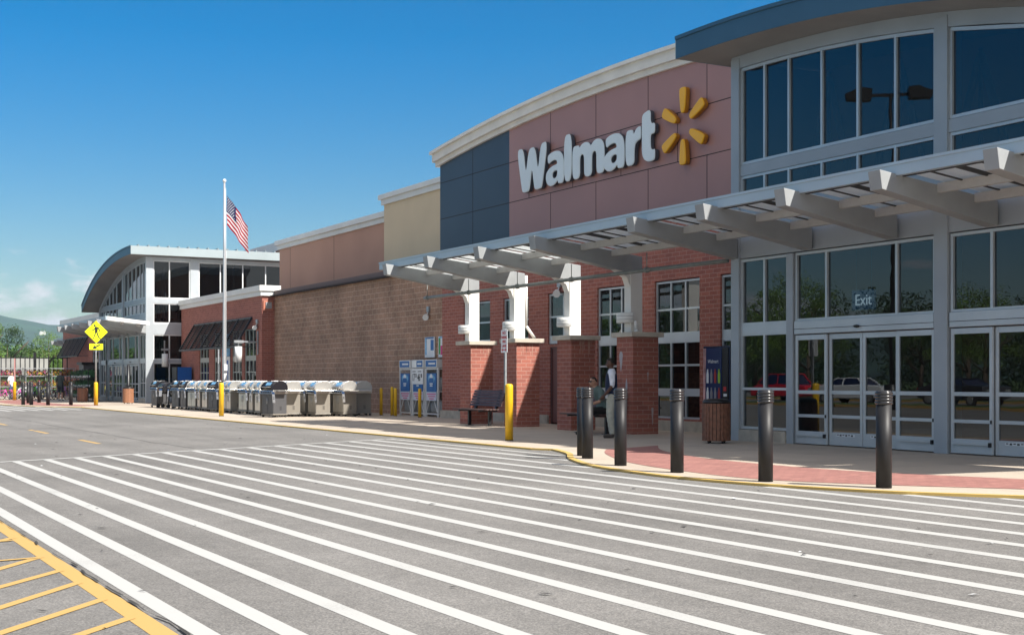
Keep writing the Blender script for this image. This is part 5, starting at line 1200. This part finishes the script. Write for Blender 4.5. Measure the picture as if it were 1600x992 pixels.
# heading: profile towards the road and away; model faces +Y so turn it
person((15.95,23.96,.06), R(58), 'standing man in navy vest over white polo shirt and khaki trousers, facing the road', stand({'wristL':((-.17,.16,.93),.030),'elbowL':((-.25,-.02,1.14),.046),'wristR':((.24,.04,.90),.03)}), segs('vest','shirt','trousers','trousers'), ml, 1.0, hair=M('cropped_hair',(.015,.012,.01),.9))
t = thing('paper_cup', 'small white paper cup in the hand of the standing man', 'cup', (15.79, 23.90, .93))
mb = MB(); mb.rev([(0,0),(.03,0),(.038,.09),(.036,.09),(.028,.004)], n=12); mb.build('cup', m_tag, t)
SJ = {'pelvis':((0,0,.56),(.16,.13)),'waist':((0,-.04,.72),(.16,.13)),'chest':((0,.06,.92),(.17,.13)),'neckb':((0,.17,1.05),(.085,.07)),'neck':((0,.20,1.12),.055),'head':((0,.25,1.23),.05),
     'shR':((.18,.14,1.02),.068),'elbowR':((.24,.20,.78),.046),'wristR':((.12,.42,.70),.030),'shL':((-.18,.14,1.02),.068),'elbowL':((-.24,.20,.78),.046),'wristL':((-.12,.42,.70),.030),
     'hipR':((.10,.06,.54),.10),'kneeR':((.14,.46,.55),.075),'ankR':((.14,.44,.10),.050),'heelR':((.14,.41,.045),.042),'toeR':((.15,.63,.035),.036),
     'hipL':((-.10,.06,.54),.10),'kneeL':((-.14,.46,.55),.075),'ankL':((-.14,.50,.10),.050),'heelL':((-.14,.47,.045),.042),'toeL':((-.15,.69,.035),.036)}
person((16.80,25.62,.06), R(90), 'seated man in grey-green shirt, black trousers and sunglasses leaning forward on the bench', SJ, segs('shirt','shirt','trousers','trousers'), {'skin':skin_l,'shirt':cl('grey_green_shirt',(.11,.16,.15)),'trousers':cl('black_cloth',(.012,.012,.014)),'shoe':cl('black_shoe',(.015,.015,.015))}, 1.0, hair=M('dark_hair',(.03,.02,.015),.8), sun=True)
person((14.9,82.6,.06), R(-35), 'man in dark grey shirt and shorts reaching towards the far plant rack', stand({'wristR':((.22,.25,1.0),.03)}), segs('shirt','shirt','shorts','skin'), {'skin':skin_l,'shirt':cl('grey_tee',(.06,.075,.07)),'shorts':cl('dark_shorts',(.03,.035,.045)),'shoe':cl('white_shoe',(.5,.5,.5))}, 1.03, hair=M('grey_hair',(.12,.11,.10),.8))
person((13.4,91.5,.06), R(200), 'person in white shirt at the far left behind the bicycles', stand({'elbowR':((.26,.05,1.2),.046)}), segs('shirt','shirt','trousers','trousers'), {'skin':skin_l,'shirt':cl('white_tee',(.72,.72,.72)),'trousers':cl('blue_jeans',(.05,.08,.16)),'shoe':cl('grey_shoe',(.2,.2,.2))}, 1.0, hair=M('brown_hair',(.06,.03,.02),.8))

# ------------------------------------------------------------------ garden corner at the far left
def tuft(mb, c, r, n, size, mats=1):
    for _ in range(n):
        d = Vector((random.gauss(0,1), random.gauss(0,1), random.gauss(0,1))); d.normalize(); p = Vector(c)+Vector((d.x*r[0],d.y*r[1],d.z*r[2]))*random.random()**.33
        u = Vector((random.gauss(0,1), random.gauss(0,1), random.gauss(0,1))).normalized()*size; v = u.cross(Vector((random.gauss(0,1), random.gauss(0,1), random.gauss(0,1)))).normalized()*size*.6
        mb.mi = random.randrange(mats); mb.add([p-u, p+v*.5, p+u, p-v*.5], [(0,1,2,3)])
random.seed(33)
t = thing('plant_rack', 'tall rack filled with dark green potted plants beside the far doors', 'plant rack', (15.6, 78.0, .06))
mb = MB()
for y in (0, 1.7, 3.4, 5.2):
    for x in (0, .6): mb.box(x,x+.04,y,y+.04,0,1.9)
for z in (.25,.8,1.35): mb.box(0,.64,0,5.24,z,z+.04)
mb.build('frame', m_black, t)
mb = MB()
for z in (.45,1.0,1.6):
    for y in [i*.32+.2 for i in range(16)]: tuft(mb, (.26,y,z), (.42,.26,.27), 130, .06)
f_ = mb.build('foliage', m_plant, t); f_['kind'] = 'stuff'
mb = MB()
for z in (.30,.85,1.40):
    for y in [i*.27+.12 for i in range(19)]: mb.rev([(0,0),(.07,0),(.09,.13),(0,.13)], (.08,y,z), 8)
mb.build('pots', m_tag, t)
fcol = [M('petal_magenta',(.55,.05,.28),.6), M('petal_red',(.55,.03,.04),.6), M('petal_yellow',(.62,.42,.03),.6), m_plant, m_leaf, M('petal_orange',(.6,.2,.03),.6)]
for i, (x, y, l) in enumerate([(13.7,99,'left flower stand with magenta and red blooms behind the bicycles'),(15.3,98,'middle flower stand with pink baskets under the white rail'),(16.9,97,'right flower stand with yellow blooms near the dark kiosk')]):
    t = thing('flower_stand', l, 'flower stand', (x, y, .06), 0, 'flower stands in the garden yard')
    mb = MB()
    for dx in (0, 1.5):
        for dy in (0, .9): mb.box(dx,dx+.04,dy,dy+.04,0,2.05)
    for z in (.75,1.5): mb.box(0,1.55,0,.95,z,z+.05)
    mb.box(-.1,1.65,-.1,1.05,2.05,2.10); mb.build('frame', m_gal, t)
    mb = MB(); s_ = i*2
    for z in (1.0,1.75):
        for q in range(4):
            a = len(mb.v); tuft(mb, (.2+q*.38,.35,z), (.25,.45,.27), 200, .07, 6)
    f_ = mb.build('flowers', [fcol[(s_)%3], fcol[(s_+1)%3 if i != 1 else 0], fcol[5], m_plant, m_leaf, m_leaf] , t); f_['kind'] = 'stuff'
t = thing('garden_kiosk', 'dark flat-topped kiosk between the flower stands and the brick wall', 'kiosk', (18.2, 92.5, .06))
mb = MB(); mb.box(0,1.6,0,1.5,0,2.3); mb.build('body', m_char, t); mb = MB(); mb.box(-.15,1.7,-.15,1.6,2.3,2.48); mb.build('roof', m_black, t); mb = MB(); mb.box(.2,1.3,-.02,0,.9,2.0); mb.build('opening', m_black, t)
# bicycles
def bike(col, label, loc, rz, s=1.0):
    t = thing('bicycle', label, 'bicycle', loc, rz, 'bicycles lined up at the far left')
    for x in (-.48,.48):
        mb = MB(); nn = 20
        for k in range(nn):
            a, b = 2*math.pi*k/nn, 2*math.pi*(k+1)/nn; mb.cyl((x+.3*math.cos(a),0,.31+.3*math.sin(a)),(x+.3*math.cos(b),0,.31+.3*math.sin(b)),.028,n=6)
        for k in range(8): a = math.pi*k/8; mb.mi = 1; mb.cyl((x+.29*math.cos(a),0,.31+.29*math.sin(a)),(x-.29*math.cos(a),0,.31-.29*math.sin(a)),.004,n=4)
        mb.mi = 0; mb.build('wheel', [m_rub, m_gal], t)
    m_ = M('bike_paint', col, .35); mb = MB()
    for a, b in [((-.48,0,.31),(-.08,0,.32)),((-.08,0,.32),(-.2,0,.78)),((-.2,0,.74),(-.48,0,.31)),((-.2,0,.7),(.32,0,.78)),((-.08,0,.32),(.34,0,.70)),((.31,0,.86),(.48,0,.31))]: mb.cyl(a, b, .03, n=8)
    mb.build('frame', m_, t)
    mb = MB(); mb.cyl((.31,0,.86),(.29,0,.96),.012); mb.tube([(.24,-.28,1.0),(.29,0,.96),(.24,.28,1.0)], .012); mb.build('handlebar', m_black, t)
    mb = MB(); a, b = ellip((-.2,0,.84),(.14,.06,.035)); mb.add(a, b, True); mb.cyl((-.2,0,.76),(-.2,0,.84),.014); mb.build('saddle', m_black, t)
    t.scale = (s,)*3; return t
cols = [((.6,.6,.62),'silver bicycle in the second row behind the white one'),((.10,.12,.4),'dark blue bicycle in the second row near the kiosk'),((.6,.5,.1),'yellow bicycle in the second row behind the pink ones')]
for i, (c, l) in enumerate(cols): bike(c, l, (14.2+i*.7, 91.6+i*.2, .06), R(-30-9*i), 1.0)
cols = [((.55,.06,.35),'magenta child bicycle at the far left edge'),((.5,.04,.12),'crimson child bicycle next to the magenta one'),((.55,.1,.4),'pink bicycle with streamers just left of the far yellow post'),((.7,.72,.72),'white bicycle right of the far yellow post'),((.12,.45,.05),'lime green bicycle by the white one'),((.05,.05,.06),'black bicycle behind the leftmost far bollards'),((.7,.7,.7),'pale bicycle between the far bollards'),((.45,.05,.05),'red-framed bicycle between the far bollards'),((.25,.1,.3),'purple bicycle near the dark kiosk')]
for i, (c, l) in enumerate(cols): bike(c, l, (12.4+i*.43, 88.8+(i % 2)*.5-i*.15, .06), R(random.uniform(-55,-20)), .78 if i < 3 else .98)
# fence of the garden yard
t = thing('garden_fence', 'black iron picket fence behind the flower stands', 'fence', (13.5, 104, 0))
mb = MB(); 
for k in range(0, 60): x = -14+k*.34; mb.box(x,x+.07,0,.03,.1,3.15)
for z in (.3,1.6,2.95): mb.box(-14,6.4,-.01,.04,z,z+.06)
mb.build('pickets', m_black, t)
mb = MB()
for k in range(0, 8): x = -14+k*2.9; mb.box(x-.1,x+.1,-.05,.09,0,3.4)
mb.build('posts', m_black, t)
t = thing('brick_gatepost', 'pale-capped brick gatepost at the left edge', 'pier', (8.6, 61.9, 0))
t.location = (11.05, 84.5, 0); t.location = (10.15,76.9,0)
mb = MB(); mb.box(-.5,.2,0,.7,0,3.4); mb.build('shaft', m_brick, t); mb = MB(); mb.box(-.55,.25,-.05,.75,3.4,4.3); mb.build('cap', m_trim2, t)
t = thing('greenhouse', 'long low white shade house behind the picket fence', 'greenhouse', (8, 128, 0))
mb = MB(); mb.box(-20,14,0,14,0,1.9); mb.build('wall', M('hedge_wall',(.05,.08,.03),.9,vary=.4,scale=1.5), t)
mb = MB()
for k in range(5): x = -20+k*6.9; mb.prism([(x,1.9),(x+3.4,3.0),(x+6.8,1.9),(x+6.8,1.8),(x,1.8)], 'y', -.3, 14)
mb.box(-20,14,-.35,-.3,1.75,3.3); mb.build('roof', M('shade_cloth', (.27,.27,.26),.8,vary=.2,scale=.5), t)
c3 = canopy('small white canopy with beam ends at the far left edge of the building', [105.5,107.9,110.5], 111.3, 105.0, 18.2); c3.location.x += 4.3; c3.location.z -= .12

# ------------------------------------------------------------------ trees
def tree_mesh(seed, h, cr, leaf, n, mat, bare=False):
    random.seed(seed); tr = MB(); tr.cyl((0,0,0),(0,0,h*.35),h*.026,h*.018,8); tips = []
    for k in range(9):
        a = 2*math.pi*k/9+random.random(); z0 = h*random.uniform(.2,.5); L = cr*random.uniform(.5,.9); p = (math.cos(a)*L, math.sin(a)*L, z0+h*random.uniform(.15,.38)); tr.cyl((0,0,z0), p, h*.012, h*.004, 6); tips.append(p)
    tr.cyl((0,0,h*.33),(0,0,h*.85),h*.018,h*.004,8)
    cr_ = MB()
    cl_ = []
    for k in range(34):
        a = random.random()*6.28; zz = random.uniform(.28,.98); rr = cr*math.sin(min(1,(1.02-zz)*1.9+.12)*1.5)*math.sqrt(random.random()); cl_.append(((math.cos(a)*rr, math.sin(a)*rr, h*zz), cr*random.uniform(.2,.38)))
    for c, r in cl_: tuft(cr_, c, (r, r, r*.8), n*2, leaf*.7)
    return tr, cr_
tm = []
for sd_, h, crn, mt in [(1,9,3.6,m_leaf),(2,11,4.2,m_leafb),(3,8,4.0,m_leafd)]:
    a, b = tree_mesh(sd_, h, crn, .22, 75, mt); tm.append((a, b, mt, h))
proto_t = []
def plant(k, x, y, s, label, grp):
    if len(proto_t) <= k or proto_t[k] is None:
        while len(proto_t) <= k: proto_t.append(None)
        a, b, mt, h = tm[k]; t = thing('tree', label, 'tree', (x, y, 0), 0, grp); a.build('trunk', m_bark, t); b.build('crown', mt, t); proto_t[k] = t; t.scale = (s,)*3
    else:
        t = dup(proto_t[k], (x, y, 0), random.random()*6, label); t['group'] = grp; t.scale = (s,)*3
random.seed(8)
left_l = ['yellow-green tree beyond the fence at the left edge','broad tree second from the left above the shade house','tall rounded tree in the middle above the picket fence','dark tree just right of the tall rounded one','bright bushy tree next to the awning','low tree peeping out under the small canopy beams']
import itertools
for i, (x, y, k, s) in enumerate([(9.5,176,1,.72),(15,182,0,.95),(22.5,178,1,.86),(27,188,2,1.0),(31,180,1,.68),(35.5,186,0,.85)]): plant(k, x, y, s, left_l[i], 'trees beyond the garden yard')
# trees and parked cars across the lane: they are what the dark glass mirrors
for i in range(26):
    y = 8+i*5.6+random.uniform(-1.5,1.5); x = -52-random.random()*14
    plant(random.randrange(3), x, y, random.uniform(.8,1.25), 'leafy tree across the parking lot, seen only mirrored in the dark entrance glass', 'trees mirrored in the glass')
# far woods as one mass
random.seed(12); mb = MB()
for i in range(560):
    a = R(random.uniform(-22, 16)); d = random.uniform(215, 330); x = math.sin(a)*d; y = math.cos(a)*d; h = random.uniform(5.5,8.5)*d/250; r = h*.7
    for q in range(4): tuft(mb, (x+random.uniform(-r,r)*.6, y, h*random.uniform(.3,.8)), (r*.7, r*.7, h*.25), 44, .5)
o = mb.build('distant_woods', [m_leaf], None); tag(o, 'band of green woods between the fence and the hills', 'woods'); o['kind'] = 'stuff'
mb = MB()
for i in range(90):
    x = -80-random.random()*10; y = -10+i*2.6; h = random.uniform(8.5,13.5)
    for q in range(7): tuft(mb, (x+random.uniform(-3,3), y+random.uniform(-2,2), h*(.08+.13*q)), (3.2,3.2,h*.15), 150, .3)
o = mb.build('roadside_woods', [m_leafd], None); tag(o, 'dark woods across the parking lot, mirrored in the entrance glass', 'woods'); o['kind'] = 'stuff'
# hills
NA, NR = 150, 10; vs = []; 
from mathutils import noise as nz
for j in range(NR+1):
    rr = 1900+j*190
    for i in range(NA+1):
        a = R(-60+i*.75); f = j/NR; crest = math.sin(min(1,f*1.15)*math.pi*.5)
        dgr = -60+i*.75
        h = (96+26*nz.noise(Vector((dgr*.09,1.3,0)))+12*nz.noise(Vector((dgr*.35,j*.3,5)))+4*nz.noise(Vector((dgr*1.4,j*.9,9)))+10*max(0,math.sin(R((dgr+9)*14))))*crest
        vs.append((math.sin(a)*rr, math.cos(a)*rr, h*rr/2300-8*(1-f)))
fs = [(j*(NA+1)+i, j*(NA+1)+i+1, (j+1)*(NA+1)+i+1, (j+1)*(NA+1)+i) for j in range(NR) for i in range(NA)]
me = bpy.data.meshes.new('hills'); me.from_pydata(vs, [], fs); m_hill = M('hill_forest', (.02,.055,.03), .95, vary=.5, scale=.012, detail=9); me.materials.append(m_hill)
for p in me.polygons: p.use_smooth = True
o = bpy.data.objects.new('hills', me); COL.objects.link(o); struct(o)
t = thing('hilltop_houses', 'cluster of pale houses high on the wooded ridge', 'houses', (446, 2663, 92)); t.scale = (.11,.3,.2); 
mb = MB()
for k in range(9): x = k*11-40; h = 8+(k*7 % 5)*3; mb.box(x,x+9+(k%3)*2,0,20,-18,h-4)
mb.build('walls', m_trim2, t); mb = MB()
for k in range(9): x = k*11-40; h = 8+(k*7 % 5)*3; mb.prism([(x-1,h-4),(x+5,h),(x+11+(k%3)*2,h-4)], 'y', 0, 20)
mb.build('roofs', m_trim, t)

# ------------------------------------------------------------------ parked cars and lamp post across the lane (mirrored in the glass)
def car(loc, rz, col, label, suv=True):
    t = thing('parked_car', label, 'car', loc, rz, 'cars parked across the lane')
    m_ = M('car_paint', col, .3, coat=.4, spec=.5); H = 1.68 if suv else 1.42
    def section(y, k): return y*k
    low = [(-2.25,.42),(-2.3,.75),(-2.2,1.0),(-1.25,1.06),(1.35,1.05),(2.1,.98),(2.28,.72),(2.2,.35),(1.75,.3),(-1.85,.3)]
    mb = MB(); mb.prism(low, 'y', -.9, .9); mb.build('body', m_, t, .06)
    cab = [(-.95,1.05),(-.45,H-.04),(1.15 if suv else .7,H),(1.95 if suv else 1.5,1.05)]
    mb = MB(); A = [(x, -.84 if z < 1.1 else -.66, z) for x, z in cab]; Bq = [(x, .84 if z < 1.1 else .66, z) for x, z in cab]; mb.loft(A, Bq); mb.build('windows', m_vnavy, t, .03)
    mb = MB(); mb.box(-.5,1.2 if suv else .75,-.67,.67,H-.03,H+.03)
    for sy in (-1,1):
        for a, b in [((-.98,1.04),(-.47,H)),((.35,1.04),(.35,H)),((1.97 if suv else 1.5,1.04),(1.17 if suv else .72,H))]: mb.bar((a[0],sy*.85,a[1]),(b[0],sy*.67,b[1]),.07,.05)
    mb.build('roof', m_, t)
    for x in (-1.42,1.4):
        for sy in (-1,1):
            mb = MB(); mb.cyl((x,sy*.74,.33),(x,sy*.93,.33),.335,n=20); wq = mb.build('wheel', m_rub, t); mb = MB(); mb.cyl((x,sy*.90,.33),(x,sy*.94,.33),.2,n=14); mb.build('rim', m_steel, wq)
    mb = MB()
    for sy in (-1,1): mb.box(-2.3,-2.15,sy*.55-.18,sy*.55+.18,.72,.86)
    mb.build('headlight', m_chrome, t); mb = MB()
    for sy in (-1,1): mb.box(2.12,2.30,sy*.7-.1,sy*.7+.1,.75,.95)
    mb.build('tail_light', m_red, t)
    return t
random.seed(6)
car((-18.5,61.2,0), R(88), (.62,.01,.03), 'red sport utility car mirrored in the left entrance doors')
car((-16.5,53.6,0), R(80), (.62,.63,.64), 'white hatchback mirrored in the middle entrance doors', False)
car((-17.5,47.0,0), R(92), (.03,.03,.035), 'black car mirrored in the right entrance doors', False)
car((-17.5,68.5,0), R(90), (.03,.035,.06), 'dark blue car mirrored left of the red one', True)
car((-18,37,0), R(90), (.25,.27,.3), 'silver car mirrored in the rightmost door bay', False)
car((-17.8,74,0), R(90), (.5,.5,.48), 'pale car mirrored in the brick wing windows', True)
isl = MB(); 
for (x0,x1,y0,y1) in [(-12,-9.5,32,75),(-25,-22,30,80)]:
    isl.mi = 0; isl.prism([(x0,y0+1),(x0+.8,y0),(x1-.8,y0),(x1,y0+1),(x1,y1-1),(x1-.8,y1),(x0+.8,y1),(x0,y1-1)], 'z', 0, .15); isl.mi = 1; isl.box(x0+.2,x1-.2,y0+1.2,y1-1.2,.15,.17)
struct(isl.build('planted_island', [m_yellow, m_grass]))
for i, (x, y) in enumerate([(-6.3,41),(-27,18)]):
    t = thing('parking_lamp', ['double-headed black lamp post mirrored in the upper entrance windows','lamp post nearer the camera side of the parking lot, mirrored in the glass'][i], 'street lamp', (x, y, 0), R(40), 'parking lot lamp posts')
    mb = MB(); mb.cyl((0,0,0),(0,0,.8),.3); mb.cyl((0,0,.8),(0,0,9.6),.1,.07); mb.box(-.9,.9,-.04,.04,9.5,9.6); t.scale = (1,1,1.42 if i == 0 else 1); mb.build('pole', m_black, t)
    for sx in (-1,1): mb = MB(); mb.prism([(sx*.8,9.4),(sx*1.7,9.42),(sx*1.75,9.62),(sx*1.2,9.78),(sx*.8,9.75)], 'y', -.3, .3); mb.build('lamp_head', m_black, t)

# ------------------------------------------------------------------ air
mb = MB(); mb.box(-4700, 4700, -2700, 6700, -12, 175)
hz = mb.build('haze', [bpy.data.materials.new('haze_air')]); hz['kind'] = 'stuff'
hm = hz.data.materials[0]; hm.use_nodes = True; hm.node_tree.nodes.clear(); ho = N(hm.node_tree, 'ShaderNodeOutputMaterial'); pv = N(hm.node_tree, 'ShaderNodeVolumePrincipled')
pv.inputs['Color'].default_value = (.62,.83,1,1); pv.inputs['Density'].default_value = .00012; pv.inputs['Anisotropy'].default_value = .2; hm.node_tree.links.new(pv.outputs[0], ho.inputs['Volume'])
scene.cycles.volume_bounces = 0

# the unused prototype grills are all placed; guard against leftovers
for k, u in enumerate(used):
    if not u:
        for c in list(protos[k].children_recursive): bpy.data.objects.remove(c)
        bpy.data.objects.remove(protos[k])
if ST: bpy.data.objects.remove(ST)
